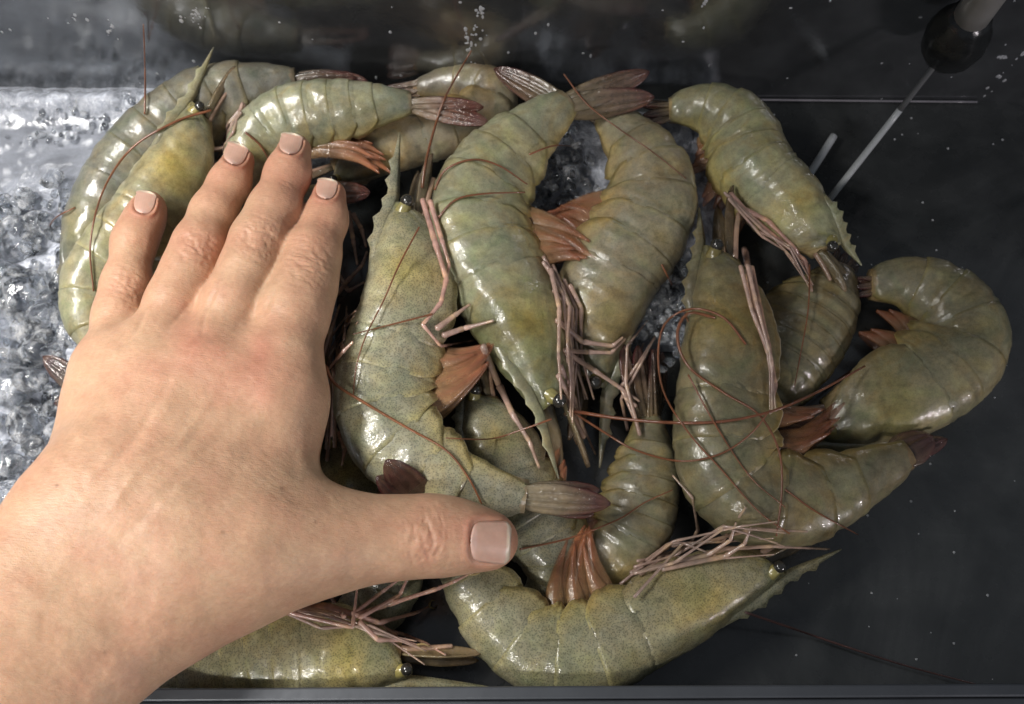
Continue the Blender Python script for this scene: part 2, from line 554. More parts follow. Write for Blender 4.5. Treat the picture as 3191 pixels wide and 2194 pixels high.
class Prawn:
    def __init__(self, key, label, pts, h, dors, roll=15, tone=(1, 1, 1), fan=None, fanroll=55, fanspread=0.32, fanlen=0.16,
                 legs=True, pleo=True, rost=0.24, rostbend=0.0, seed=0, tailtone=(1, 1, 1), scale_len=0.2, blades=None, tailfade=.45, dark=0.0, far=False, liver=1.0):
        self.key, self.h_px = key, h
        self.shell = M_SHELL if key in 'GIJHR' else M_SHELL_FAINT
        self.rs = random.Random(hash(key) % 1000 + seed) if False else random.Random(sum(ord(c) for c in key) * 31 + seed)
        P = [at(*p[:3]) for p in pts]
        C, L = spline(P, 161)
        self.L = L
        self.h = h * 1.13 * pxsize(C[80])
        T = norm(np.gradient(C, axis=0))
        view = norm(CAMPOS - C.mean(0))
        Lat = norm(view - (T @ view)[:, None] * T)
        D = dors * norm(np.cross(Lat, T))
        if isinstance(roll, (int, float)):
            roll = [(0, roll), (1, roll)]
        rr = np.radians(np.interp(np.linspace(0, 1, 161), [a for a, _ in roll], [b for _, b in roll]))[:, None]
        self.C, self.T = C, T
        self.D = D * np.cos(rr) + Lat * np.sin(rr)
        self.A = Lat * np.cos(rr) - D * np.sin(rr)      # lateral axis, towards the viewer
        self.tone = np.asarray(tone) * BASE
        self.opts = dict(fan=fan, fanroll=fanroll, fanspread=fanspread, fanlen=fanlen, legs=legs, pleo=pleo, rost=rost, rostbend=rostbend,
                         tailtone=np.asarray(tailtone), scale_len=scale_len, blades=blades, tailfade=tailfade, dark=dark, far=far, liver=liver)
        base = C.mean(0).copy()
        base[2] = max(0.0, C[:, 2].min() - self.h * .8)
        self.root = thing('prawn', label, 'prawn', tuple(base), GROUP)
        self.build()
        PRAWNS[key] = self

    def fr(self, s):
        s = np.asarray(s, float)
        x = np.clip(s, 0, 1) * 160
        i = np.minimum(x.astype(int), 159)
        t = (x - i)[..., None]
        g = lambda a: a[i] * (1 - t) + a[i + 1] * t
        c = g(self.C)
        T = norm(g(self.T))
        c = c + T * ((s - np.clip(s, 0, 1)) * self.L)[..., None]
        return c, T, norm(g(self.D)), norm(g(self.A))

    def prof(self, s):
        return np.interp(s, S_KEYS, HT_KEYS) * self.h, np.interp(s, S_KEYS, HB_KEYS) * self.h, np.interp(s, S_KEYS, WD_KEYS) * self.h

    def pos(self, s, th, k, skirt=False):
        """point on the cross-section at angle th (0 dorsal, 180 ventral)"""
        c, T, D, A = self.fr(s)
        ht, hb, w = self.prof(s)
        ct, st = np.cos(th), np.sin(th)
        e = 0.86
        y = np.sign(ct) * np.abs(ct) ** e * np.where(ct > 0, ht, hb) * k
        x = np.sign(st) * np.abs(st) ** e * w * k
        if skirt:
            v = (np.abs(th) - math.pi / 2) / R(48)
            low = v > 0
            y = np.where(low, -hb * k * np.clip(v, 0, 2) * (1 - .04 * np.clip(v, 0, 2)), y)
            x = np.where(low, np.sign(th) * w * k * (1 - .38 * np.clip(v, 0, 2) ** 2), x)
        Pp = c + D * y[..., None] + A * x[..., None]
        q = Pp * 1000
        sd_ = len(self.key) + ord(self.key[0])
        f = (np.sin(q[..., 0] * .52 + sd_) * np.sin(q[..., 1] * .47 + 2.1 * sd_) + .6 * np.sin(q[..., 0] * .95 - q[..., 2] * .8 + sd_) * np.sin(q[..., 1] * 1.1 + .7 * sd_))
        rad = norm(D * y[..., None] + A * x[..., None])
        return Pp + rad * (f * .018 * self.h)[..., None]

    def part(self, mbx, name, mat, parent=None, rec=True):
        if rec:
            record(mbx)
        o = mbx.build(name, mat, parent or self.root)
        return o

    def build(self):
        o, r = self.opts, self.rs
        tone = self.tone
        yellow = np.array([1.35, 1.15, 0.58])
        pale = np.array([1.45, 1.42, 1.30])
        # underside tube
        m = MB()
        S, TH = np.meshgrid(np.linspace(0.03, 1.0, 40), np.linspace(0, 2 * math.pi, 15), indexing='ij')
        V = self.pos(S, TH, np.where(np.cos(TH) < 0, .90 - .10 * np.abs(np.cos(TH)), .92))
        f = [(i * 15 + j, i * 15 + j + 1, (i + 1) * 15 + j + 1, (i + 1) * 15 + j) for i in range(39) for j in range(14)]
        f += [tuple(range(14, -1, -1)), tuple(range(39 * 15, 40 * 15))]
        m.add(V, f, tone * np.array([1.25, 1.02, .85]))
        self.part(m, 'underbody', M_FLESH)
        # carapace
        m = MB()
        ns, nt = 34, 35
        u, q = np.meshgrid(np.linspace(0, 1, ns), np.linspace(-1, 1, nt), indexing='ij')
        s = u * 0.385 - 0.005
        # front edge set back towards the belly, rear edge slightly oblique
        s = s + (1 - u) * 0.055 * np.abs(q) ** 2
        thm = np.radians(np.interp(u, [0, .15, .5, .85, 1], [112, 126, 134, 136, 126]))
        k = 1.0 + 0.05 * np.sin(np.pi * np.clip((u - .05) / .9, 0, 1)) - 0.04 * np.exp(-((u - .42 - .12 * np.abs(q)) / .045) ** 2) * (np.abs(q) < .75)
        k = k + 0.05 * np.exp(-(q / .06) ** 2) * np.clip(1 - u / .9, 0, 1)
        k = k - .035 * np.exp(-((np.abs(q) - .15) / .05) ** 2) * np.clip(1 - u / .8, 0, 1) - .03 * np.exp(-((np.abs(q) - .50 - .1 * u) / .035) ** 2) * np.exp(-((u - .30) / .22) ** 2)
        k = k - .03 * np.exp(-((u - .80) / .02) ** 2) * (np.abs(q) < .9) + .02 * np.exp(-((np.abs(q) - .86) / .05) ** 2)
        out = self.pos(s, q * thm, k, True)
        inn = self.pos(s, q * thm, k - .06, True)
        c = np.ones(u.shape + (3,)) * tone
        liv = np.exp(-((u - .56) / .22) ** 2 - ((np.abs(q) - .52) / .32) ** 2)[..., None] * .75 * o['liver']
        c = c * (1 - liv) + tone * yellow * liv
        edge = np.exp(-((1 - u) / .05) ** 2)[..., None] * .5
        c = c * (1 - edge) + tone * pale * edge
        fr_ = np.exp(-(u / .22) ** 2)[..., None] * .35
        c = c * (1 - fr_) + c * np.array([.62, .70, .74]) * fr_
        hd = np.clip(1 - u / .28, 0, 1) * np.clip(noise2(u * 26 + 3 * len(self.key), q * 9 + ord(self.key[0]), 17, 3) * 2.2 + .35, 0, 1)
        c = c * (1 - .75 * hd[..., None]) + tone * np.array([.85, .80, .32]) * .75 * hd[..., None]
        hk = np.clip(1 - u / .25, 0, 1) * np.clip(noise2(u * 30 + 9, q * 11 + ord(self.key[0]), 23, 3) * 3 - .1, 0, 1)
        c = c * (1 - .7 * hk[..., None])
        dk = (np.clip((.80 - u - .55 * np.abs(q) ** 2) / .10, 0, 1) * np.clip((.78 - np.abs(q)) / .12, 0, 1) * o['dark'])[..., None]
        c = c * (1 - dk) + c * np.array([.56, .60, .46]) * dk
        gr = (np.exp(-((np.abs(q) - .15) / .07) ** 2) * np.clip(1 - u / .7, 0, 1) * .5 + np.exp(-((u - .42 - .12 * np.abs(q)) / .03) ** 2) * .25)[..., None]
        c = c * (1 - gr) + c * np.array([.55, .60, .58]) * gr
        bel = np.clip((np.abs(q) - .80) / .2, 0, 1)[..., None] * .5
        c = c * (1 - bel) + tone * np.array([1.25, .98, .72]) * bel
        m.grid_solid(out, inn, c)
        cara = self.part(m, 'carapace', self.shell)
        # rostrum: toothed blade on the crest
        m = MB()
        n = 22
        t = np.linspace(0, 1, n)
        s = 0.20 - t * (0.20 + o['rost'])
        c_, T_, D_, A_ = self.fr(s)
        ht, hb, w = self.prof(np.maximum(s, -.02))
        sb = np.clip(-s, 0, 1)
        lift = ht * 1.0 + D_[..., 0] * 0 + o['rostbend'] * self.h * (sb / o['rost']) ** 2
        toph = self.h * np.interp(t, [0, .3, .7, 1], [.05, .20, .14, .02])
        both = self.h * np.interp(t, [0, .4, .7, 1], [-.14, -.11, -.07, -.01])
        tooth = np.where((np.arange(n) % 3 == 1) & (t > .08) & (t < .85), .09 * self.h, 0)
        th_ = self.h * np.interp(t, [0, .4, .8, 1], [.13, .12, .07, .015])
        rows = []
        for a, b in ((1, 0), (0.35, 1), (0, 1.25), (-.0, 0.6)):
            rows.append((a, b))
        top = c_ + D_ * (lift + toph + tooth)[:, None]
        mid = c_ + D_ * (lift + .25 * toph)[:, None]
        bot = c_ + D_ * (lift + both)[:, None]
        G1 = np.stack([top + A_ * .12 * th_[:, None], mid + A_ * th_[:, None], bot + A_ * .5 * th_[:, None]], 1)
        G2 = np.stack([top - A_ * .12 * th_[:, None], mid - A_ * th_[:, None], bot - A_ * .5 * th_[:, None]], 1)
        m.grid_solid(G1, G2, tone * np.array([.80, .82, .85]))
        self.part(m, 'rostrum', self.shell, cara)
        # six shell segments
        edges = np.array([.365, .455, .545, .64, .735, .825, 1.0])
        for i in range(6):
            m = MB()
            a, b = edges[i] - .012, edges[i + 1] + (.022 if i < 5 else 0)
            ns, nt = 14, 29
            u, q = np.meshgrid(np.linspace(0, 1, ns), np.linspace(-1, 1, nt), indexing='ij')
            lean = 0.018 if i < 5 else 0.0
            s = a + (b - a) * u + lean * np.abs(q) ** 2.5 * (u - .3)
            base = [116, 114, 112, 110, 110, 120][i]
            lobe = [26, 27, 27, 27, 26, 10][i]
            thm = np.radians(base + lobe * np.sin(np.pi * np.clip(u * .9 + .12, 0, 1)) ** .7)
            k = .978 + .055 * u + .02 * np.sin(np.pi * u) + .02 * np.exp(-((u - .30) / .06) ** 2) - .018 * np.exp(-((u - .40) / .05) ** 2)
            k = k - .035 * np.exp(-((u - .55) / .22) ** 2 - ((np.abs(q) - .42) / .16) ** 2) + .03 * np.exp(-((np.abs(q) - .66) / .07) ** 2) * np.sin(np.pi * u)
            if i == 5:
                k = (.985 + .02 * np.sin(np.pi * u) + 0.09 * np.exp(-(q / .09) ** 2) * np.sin(np.pi * u)) * (1 - .16 * np.clip((u - .80) / .20, 0, 1) ** 2)
            if i in (3, 4):
                k = k + 0.06 * np.exp(-(q / .08) ** 2) * u
            out = self.pos(s, q * thm, k, True)
            inn = self.pos(s, q * thm, k - .055, True)
            c = np.ones(u.shape + (3,)) * tone * r.uniform(.93, 1.07)
            e1 = np.clip((np.abs(q) - .72) / .28, 0, 1)[..., None] ** 1.4 * .75
            c = c * (1 - e1) + tone * np.array([1.55, 1.25, .62]) * e1
            e2 = (np.exp(-((1 - u) / .07) ** 2) * .55)[..., None]
            c = c * (1 - e2) + tone * np.array([1.5, 1.4, 1.0]) * e2
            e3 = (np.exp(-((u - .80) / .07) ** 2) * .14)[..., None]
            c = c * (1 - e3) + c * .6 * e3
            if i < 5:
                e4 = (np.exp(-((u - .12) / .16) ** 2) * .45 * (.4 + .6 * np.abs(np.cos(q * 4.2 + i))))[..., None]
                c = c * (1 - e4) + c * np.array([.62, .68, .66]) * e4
                e5 = (np.exp(-((u - .55) / .2) ** 2 - ((np.abs(q) - .40) / .14) ** 2) * .5)[..., None]
                c = c * (1 - e5) + c * np.array([1.22, 1.20, .86]) * e5
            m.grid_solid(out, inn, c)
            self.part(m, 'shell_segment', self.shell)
        # tail fan
        c1, T1, D1, A1 = [x for x in self.fr(np.array(0.985))]
        if o['fan'] is not None:
            tip = at(*o['fan'])
            E = tip - c1
            flen = np.linalg.norm(E)
            E = E / flen
        else:
            E, flen = T1, o['fanlen'] * self.L
        fr_ = R(o['fanroll'])
        side = A1 * math.sin(fr_) * -1 + D1 * math.cos(fr_)
        side = norm(side - np.dot(side, E) * E)
        nrm = norm(np.cross(E, side))
        if np.dot(nrm, norm(CAMPOS - c1)) < 0:
            nrm = -nrm
        specs = [(0.0, .92, .11, .0035, 'telson'), (-.42, .97, .165, .0018, 'uropod'), (.42, .97, .165, .0018, 'uropod'),
                 (-.95, 1.0, .175, .0002, 'uropod'), (.95, 1.0, .175, .0002, 'uropod')]
        jobs = []
        for fa, fl, wd, up, nm in specs:
            ang = fa * o['fanspread']
            d = norm(E * math.cos(ang) + side * math.sin(ang))
            sd = norm(side * math.cos(ang) - E * math.sin(ang))
            jobs.append((fa, d, sd, fl * flen, wd * flen, up, nm, nrm, c1 + side * (fa * .16 * self.h)))
        if o['blades']:
            jobs = []
            for k_, (bx_, by_, bz_, bw_, nm) in enumerate(o['blades']):
                d = at(bx_, by_, bz_) - c1
                ln_ = np.linalg.norm(d)
                d = d / ln_
                vw = norm(CAMPOS - c1)
                tw = norm(vw + D1 * .35 * (1 if k_ % 2 else -1))
                sd = norm(np.cross(tw, d))
                jobs.append(((-1) ** k_ * .5, d, sd, ln_, bw_ * 1.5 * self.L, .0012 * k_, nm, norm(np.cross(d, sd)) * (1 if np.dot(np.cross(d, sd), vw) > 0 else -1), c1 + sd * .0))
        for fa, d, sd, blen, bwid, up, nm, nrm, st0 in jobs:
            m = MB()
            nu, nv = 20, 17
            u, q = np.meshgrid(np.linspace(0, 1, nu), np.linspace(-1, 1, nv), indexing='ij')
            if nm == 'telson':
                hw = np.interp(u, [0, .1, .6, 1], [.75, 1, .55, .04]) * bwid
            else:
                hw = np.interp(u, [0, .1, .3, .5, .75, .9, .97, 1.0], [.42, .68, .95, 1.0, .82, .52, .28, .08]) * bwid
            st = st0 - d * .028 * self.L
            x = u * blen
            rid = np.exp(-(q / .16) ** 2) * .0011 + .0005 * np.exp(-((np.abs(q) - .5) / .14) ** 2)
            arch = -(q ** 2) * hw * .14 - .0008 * (u ** 2) * (1 if fa else 0)
            Pm = st + d * x[..., None] + sd * (q * hw)[..., None] + nrm * (up + arch)[..., None]
            tip_taper = np.interp(u, [0, .9, 1], [1, .8, .4])
            out = Pm + nrm * ((.00055 + rid) * tip_taper)[..., None]
            inn = Pm - nrm * (.00045 * tip_taper)[..., None]
            tt = o['tailtone']
            ca, cb, cc = tone * np.array([1.0, .88, .8]), np.array([.17, .105, .080]) * tt, np.array([.12, .035, .035]) * tt
            g = np.interp(u, [0, .25, .6, .86, .97], [0, o['tailfade'], .4 + o['tailfade'], 1, 1])[..., None]
            c = ca * (1 - g) + cb * g
            g2 = np.interp(np.maximum(u, .55 + .42 * np.abs(q)), [.8, .97], [0, 1])[..., None] * np.clip((u - .45) / .3, 0, 1)[..., None]
            c = c * (1 - g2) + cc * g2
            rim = (np.exp(-((np.maximum(np.abs(q), np.clip((u - .5) * 2, 0, 1) ** 1.5) - .80) / .07) ** 2) * np.clip((u - .35) / .3, 0, 1) * .45)[..., None]
            c = c * (1 - rim) + np.array([.30, .20, .13]) * rim
            vein = (.5 + .5 * np.cos(q * 14 * (1 - .3 * u)))[..., None] * .32
            c = c * (1 - vein)
            m.grid_solid(out, inn, c)
            self.part(m, nm, M_TAIL)
        # eyes on stalks
        for sg in (1,):
            s0 = np.array(0.035)
            c, T, D, A = self.fr(s0)
            ht, hb, w = self.prof(s0)
            p0 = c + D * ht * .55 + A * sg * w * .5
            p1 = p0 + A * sg * w * .60 - T * self.h * .20 - D * ht * .04
            m = MB()
            m.tube(np.linspace(p0 - (p1 - p0) * .3, p1 - (p1 - p0) * .12, 5), self.h * np.array([.16, .17, .16, .14, .10]), 10, tone * np.array([.85, .80, .46]))
            stalk = self.part(m, 'eye_stalk', M_LIMB)
            m = MB()
            m.ball(p1 - (p1 - p0) * .02, self.h * .14, 16, 11, (1, 1, .9), None, (0.02, 0.02, 0.02))
            self.part(m, 'eye', M_EYE, stalk)
        # antennal scales
        for sg in (1, -1):
            s0 = np.array(0.03)
            c, T, D, A = self.fr(s0)
            ht, hb, w = self.prof(s0)
            st = c - D * hb * .25 + A * sg * w * .55
            d = norm(-T + A * sg * .10 - D * .06)
            sd = norm(D * .8 + A * .45 * sg)
            sd = norm(sd - np.dot(sd, d) * d)
            nr = np.cross(d, sd)
            ln = o['scale_len'] * self.L
            nu, nv = 14, 7
            u, q = np.meshgrid(np.linspace(0, 1, nu), np.linspace(-1, 1, nv), indexing='ij')
            hw = np.interp(u, [0, .15, .5, .8, .95, 1], [.5, .8, 1, .7, .35, .08]) * self.h * .17
            Pm = st + d * (u * ln)[..., None] + sd * (q * hw)[..., None] + nr * (-(q ** 2) * hw * .3)[..., None]
            out = Pm + nr * (.0005 + .0005 * np.exp(-(q / .2) ** 2))[..., None]
            m = MB()
            c = tone * np.array([.58, .52, .48]) * (1 - .35 * u[..., None] * np.array([0, .5, .5]))
            m.grid_solid(out, Pm - nr * .0004, c)
            self.part(m, 'antennal_scale', M_TAIL)
            m = MB()
            a0 = c0 = st + D * hb * .2
            pts = [st - D * hb * .15, st + d * ln * .35 - D * hb * .2, st + d * ln * .62 - D * hb * .28 + A * sg * w * .1]
            pp, _ = spline(pts, 8)
            m.tube(pp, np.linspace(self.h * .085, self.h * .05, 8), 7, np.array([.40, .26, .19]))
            self.part(m, 'antennule', M_LIMB)
        # swimmerets: flat tapering blades, bunched towards a tip
        if o['pleo'] is not False:
            tip = o['pleo'] if isinstance(o['pleo'], tuple) else None
            for i in range(5 if tip is None else 3):
                s0 = np.array((edges[i] + edges[i + 1]) / 2)
                c, T, D, A = self.fr(s0)
                ht, hb, w = self.prof(s0)
                for sg in (1, -1):
                    st = c - D * hb * .72 + A * sg * w * .40
                    if tip is not None:
                        goal = at(*tip[:2], float(c[2]) * 100 + .25 * sg) + np.array([r.uniform(-1, 1), r.uniform(-1, 1), 0]) * .0045
                        ln = np.linalg.norm(goal - st)
                        d = (goal - st) / ln
                    else:
                        d = norm(-D - T * r.uniform(.1, .8) + A * sg * r.uniform(0, .2))
                        ln = self.h * r.uniform(.8, 1.1) * (1 - .09 * i)
                    sd = norm(T - np.dot(T, d) * d)
                    nr = norm(np.cross(d, sd))
                    if np.dot(nr, norm(CAMPOS - c)) < 0:
                        nr = -nr
                    m = MB()
                    for kk, (da, lf, bw) in enumerate(((0, 1.0, .30), (.16, .80, .22))):
                        dd = norm(d + sd * da)
                        s2 = norm(sd - np.dot(sd, dd) * dd)
                        nu, nv = 14, 7
                        u, q = np.meshgrid(np.linspace(0, 1, nu), np.linspace(-1, 1, nv), indexing='ij')
                        hw = np.interp(u, [0, .1, .3, .55, .8, 1], [.75, 1, .86, .52, .28, .07]) * min(bw * self.h, ln * .34)
                        bend = .10 * ln * np.sin(np.pi * u)
                        Pm = st + dd * (u * ln * lf)[..., None] + s2 * (q * hw + bend * .5)[..., None] + nr * (.0011 * kk - (q ** 2) * hw * .35)[..., None]
                        out = Pm + nr * (.0005 + .0004 * np.exp(-(q / .22) ** 2))[..., None]
                        ca, cb = np.array([.44, .28, .16]), np.array([.40, .145, .085])
                        g = np.clip(u * 1.1 - .1 + .35 * np.exp(-(q / .3) ** 2), 0, 1)[..., None]
                        m.grid_solid(out, Pm - nr * .0005, (ca * (1 - g) + cb * g) * (tone / BASE))
                    self.part(m, 'swimmeret', M_FIN)
        # walking legs (folded forward under the carapace)
        if o['legs']:
            for i in range(5):
                s0 = np.array(.10 + .055 * i)
                c, T, D, A = self.fr(s0)
                ht, hb, w = self.prof(s0)
                for sg in ((1, -1) if i % 2 == 0 else (1,)):
                    k1 = self.h
                    p0 = c - D * hb * .80 + A * sg * w * .45
                    p1 = p0 - D * k1 * r.uniform(.25, .5) - T * k1 * r.uniform(.2, .5) + A * sg * .15 * k1
                    p2 = p1 - T * k1 * r.uniform(.7, 1.1) - D * k1 * r.uniform(-.15, .25) + A * k1 * r.uniform(-.1, .2)
                    p3 = p2 - T * k1 * r.uniform(.4, .7) + D * k1 * r.uniform(-.4, .3)
                    self.leg([p0, p1, p2, p3])

    def leg(self, pts, r0=.075, claw=False, tone=(1, 1, 1)):
        """jointed leg through the given joints, thick at the hip, knobbly joints"""
        m = MB()
        P, Rr, Cc = [], [], []
        nseg = len(pts) - 1
        col0 = np.array([.46, .31, .26]) * np.asarray(tone)
        for i in range(nseg):
            a, b = np.asarray(pts[i]), np.asarray(pts[i + 1])
            for t in ((0, .08, .3, .7, .92) if i < nseg - 1 else (0, .08, .3, .7, .92, 1)):
                g = (i + t) / nseg
                P.append(a + (b - a) * t)
                knob = 1.22 if t in (.08,) and i > 0 else (1.12 if t == .92 and i < nseg - 1 else .95)
                Rr.append(self.h * r0 * .80 * (1 - .62 * g) * knob)
                Cc.append(col0 * (1.05 if t in (.08, .92) else .92) * (1 + np.array([.25, .25, .05]) * (t == .92)))
        m.tube(P, Rr, 7, np.array(Cc), flat=.8)
        if claw:
            a, b = np.asarray(pts[-2]), np.asarray(pts[-1])
            d = norm(b - a)
            sd = norm(np.cross(d, norm(CAMPOS - b)))
            ln = np.linalg.norm(b - a) * .35 + .003
            for sg in (1, -1):
                q = [b, b + d * ln * .5 + sd * sg * ln * .22, b + d * ln + sd * sg * ln * .12]
                m.tube(spline(q, 6)[0], self.h * r0 * np.array([.36, .34, .3, .25, .18, .07]), 6, np.array([.5, .36, .17]))
        self.part(m, 'walking_leg', M_LIMB, rec=False)


def P(*a, **k):
    return Prawn(*a, **k)


P('A', 'large prawn curved along the left edge of the pile, outside the upturned head', [(240, 700, 1.4), (222, 615, 1.5), (232, 520, 1.7), (280, 420, 1.9), (350, 335, 2.1), (425, 268, 2.3), (505, 222, 2.5), (585, 202, 2.6), (674, 187, 2.7)],
  84, 1, roll=5, tone=(.60, .60, .64), blades=[(800, 160, 2.8, .018, 'telson'), (856, 186, 2.9, .026, 'uropod'), (830, 172, 3.0, .022, 'uropod')], legs=False, pleo=False)
P('B', 'yellowish prawn behind the little finger and ring finger, head pointing straight up', [(458, 250, 3.3), (425, 325, 3.2), (380, 412, 3.0), (325, 500, 2.9), (265, 580, 2.8), (222, 655, 2.6), (235, 740, 2.3), (300, 800, 2.0), (380, 840, 1.8)],
  76, -1, roll=20, tone=(1.02, .96, .80), rost=.20, liver=1.3, pleo=False)
P('D', 'prawn along the top of the pile with a dark red tail fan pointing right', [(570, 480, 2.6), (572, 400, 2.8), (592, 320, 3.1), (650, 275, 3.4), (725, 258, 3.6), (795, 250, 3.7), (862, 242, 3.8), (934, 236, 3.8)],
  68, 1, roll=15, tone=(1.03, 1.05, .95), blades=[(1060, 226, 3.9, .018, 'telson'), (1122, 282, 3.9, .032, 'uropod'), (1112, 240, 4.0, .030, 'uropod')], tailtone=(1.05, .6, .6), legs=False, pleo=(865, 372))
P('E', 'brownish prawn bent double behind the red tail fan at the top', [(740, 395, 1.8), (850, 348, 1.9), (960, 310, 2.0), (1055, 272, 2.0), (1115, 232, 2.0), (1085, 198, 1.9), (1015, 192, 1.8), (940, 205, 1.6)],
  56, -1, roll=5, tone=(1.0, .86, .78), legs=False, pleo=False)
P('L', 'curled prawn beside the ice gap right of centre, its back bulging right', [(1330, 880, 1.5), (1338, 790, 1.7), (1358, 700, 2.0), (1398, 605, 2.3), (1450, 522, 2.5), (1476, 442, 2.6), (1456, 370, 2.6), (1415, 310, 2.4), (1368, 262, 2.3)],
  96, -1, roll=12, tone=(.95, .86, .76), legs=False, pleo=(1248, 505), tailtone=(.9, .9, .9))
P('F', 'large prawn lying head down in the middle, tail fan at top centre', [(1250, 925, 2.9), (1228, 850, 3.1), (1182, 750, 3.2), (1130, 640, 3.2), (1088, 540, 3.2), (1092, 450, 3.2), (1140, 372, 3.2), (1210, 300, 3.3), (1288, 236, 3.4)],
  100, 1, roll=[(0, 55), (.3, 40), (.6, 18), (1, 15)], tone=(1.0, 1.0, .86), blades=[(1100, 146, 3.2, .026, 'uropod'), (1436, 176, 3.7, .017, 'telson'), (1504, 214, 3.7, .029, 'uropod'), (1492, 160, 3.9, .026, 'uropod')], legs=False, rost=.18, dark=.75, pleo=(1342, 590))
P('H', 'prawn wedged under the speckled pale prawn, only its head showing in the gap', [(1088, 895, 2.2), (1112, 980, 2.2), (1152, 1080, 2.0), (1205, 1170, 1.9), (1255, 1250, 1.8), (1250, 1330, 1.5), (1190, 1390, 1.2)],
  84, -1, roll=25, tone=(.95, .93, .85), legs=False, rost=.16)
P('G', 'speckled pale prawn just right of the index finger, head up, dark purple tail', [(932, 478, 3.6), (926, 560, 3.8), (920, 690, 3.9), (885, 810, 3.8), (872, 900, 3.8), (902, 990, 3.9), (985, 1060, 4.0), (1085, 1103, 4.0), (1195, 1122, 4.0)],
  100, -1, roll=[(0, 22), (.4, 12), (1, 10)], tone=(1.12, 1.10, 1.0), blades=[(1372, 1172, 3.9, .020, 'uropod'), (1385, 1108, 4.0, .020, 'uropod'), (1312, 1112, 4.25, .014, 'telson'), (1410, 1138, 4.1, .026, 'uropod')], legs=False, tailtone=(.75, .6, .7), tailfade=.08, pleo=(1103, 768))
P('K', 'dim narrow prawn standing tail up in the dark hollow right of the thumb', [(1300, 1330, .9), (1370, 1290, 1.1), (1425, 1210, 1.3), (1452, 1120, 1.4), (1464, 1030, 1.4), (1468, 945, 1.4)],
  78, -1, roll=10, tone=(.72, .66, .55), fan=(1460, 770, 1.7), legs=False, pleo=False)  # tone: brown shell, lowered further to imitate shade on this side
P('P', 'stretch of prawn back showing between the upright prawn and the horseshoe prawn', [(1700, 960, .8), (1728, 890, 1.0), (1772, 810, 1.1), (1826, 735, 1.2), (1872, 670, 1.2), (1905, 615, 1.1)],
  98, -1, roll=30, tone=(.74, .67, .55), legs=False, pleo=False)  # brownish tone, also darkened to stand for shade at the right
P('N', 'prawn bent into a horseshoe at the far right of the pile', [(1850, 955, 1.3), (1915, 940, 1.4), (2005, 908, 1.5), (2100, 860, 1.6), (2172, 780, 1.6), (2140, 700, 1.6), (2060, 652, 1.6), (1970, 648, 1.6)],
  98, -1, roll=10, tone=(.86, .80, .64), legs=False, fanlen=.1)
P('M', 'arched prawn at the upper right of the pile, head pointing down right', [(1880, 575, 2.5), (1838, 525, 2.5), (1775, 452, 2.5), (1708, 385, 2.5), (1685, 325, 2.4), (1652, 278, 2.3), (1590, 250, 2.2), (1515, 252, 2.1)],
  80, -1, roll=12, tone=(1.12, 1.10, .88), rost=.12, legs=False)
P('O', 'big upright prawn in the right half, orange swimmerets and tail bent right', [(1632, 572, 2.9), (1640, 660, 3.1), (1648, 760, 3.2), (1645, 860, 3.2), (1642, 960, 3.2), (1655, 1060, 3.1), (1712, 1120, 3.0), (1800, 1128, 2.9), (1890, 1102, 2.7), (1980, 1062, 2.5), (2050, 1028, 2.4)],
  102, -1, roll=[(0, 30), (.4, 15), (1, 10)], tone=(.66, .60, .47), blades=[(2172, 984, 2.3, .018, 'uropod'), (2060, 1000, 2.5, .012, 'telson'), (2136, 982, 2.4, .030, 'uropod')], legs=False, tailtone=(.8, .6, .7), rost=.12, pleo=(1890, 940))  # tone is partly brown shell, partly right-hand shade put into the colour
P('R', 'dark green prawn under the crook of the thumb', [(730, 1020, 1.2), (775, 1100, 1.3), (820, 1190, 1.4), (860, 1280, 1.4), (850, 1360, 1.3), (770, 1410, 1.1)],
  90, 1, roll=20, tone=(.9, .92, .82), legs=False, pleo=False)
P('I', 'speckled prawn curling along the bottom right of the thumb, its head pointing right', [(1752, 1270, 2.0), (1672, 1306, 2.2), (1560, 1362, 2.3), (1445, 1424, 2.4), (1335, 1470, 2.4), (1232, 1468, 2.4), (1152, 1412, 2.5), (1092, 1335, 2.6), (1042, 1250, 3.0), (985, 1170, 3.6)],
  92, 1, roll=12, tone=(1.08, 1.04, .86), blades=[(836, 1066, 5.7, .026, 'uropod'), (860, 1022, 6.1, .032, 'uropod')], legs=False, tailtone=(.55, .36, .42), rost=.17, pleo=(1338, 1205))
P('J', 'yellowish prawn at the bottom edge below the wrist with its thin legs raised', [(925, 1498, 2.6), (845, 1490, 2.7), (740, 1478, 2.7), (620, 1488, 2.6), (520, 1515, 2.4), (430, 1545, 2.2), (340, 1580, 2.0)],
  92, 1, roll=10, tone=(1.25, 1.18, .92), legs=False, liver=1.1, rost=.36, scale_len=.30, pleo=False)
P('S', 'prawn hidden under the hand, only its legs showing beside the index finger', [(672, 560, 2.0), (664, 660, 2.1), (652, 770, 2.2), (642, 880, 2.2), (650, 990, 2.1), (690, 1080, 1.9)],
  80, -1, roll=0, tone=(.95, .9, .85), legs=False, pleo=False)
P('T', 'prawn under the fingers, reddish tail blades poking out beside the index fingertip', [(520, 720, 2.6), (570, 620, 2.7), (620, 540, 2.8), (670, 480, 2.8), (730, 432, 2.8)],
  60, -1, roll=10, tone=(.95, .9, .85), blades=[(848, 436, 2.9, .05, 'uropod')], legs=False, pleo=False, tailtone=(1.4, 1.0, 1.0))
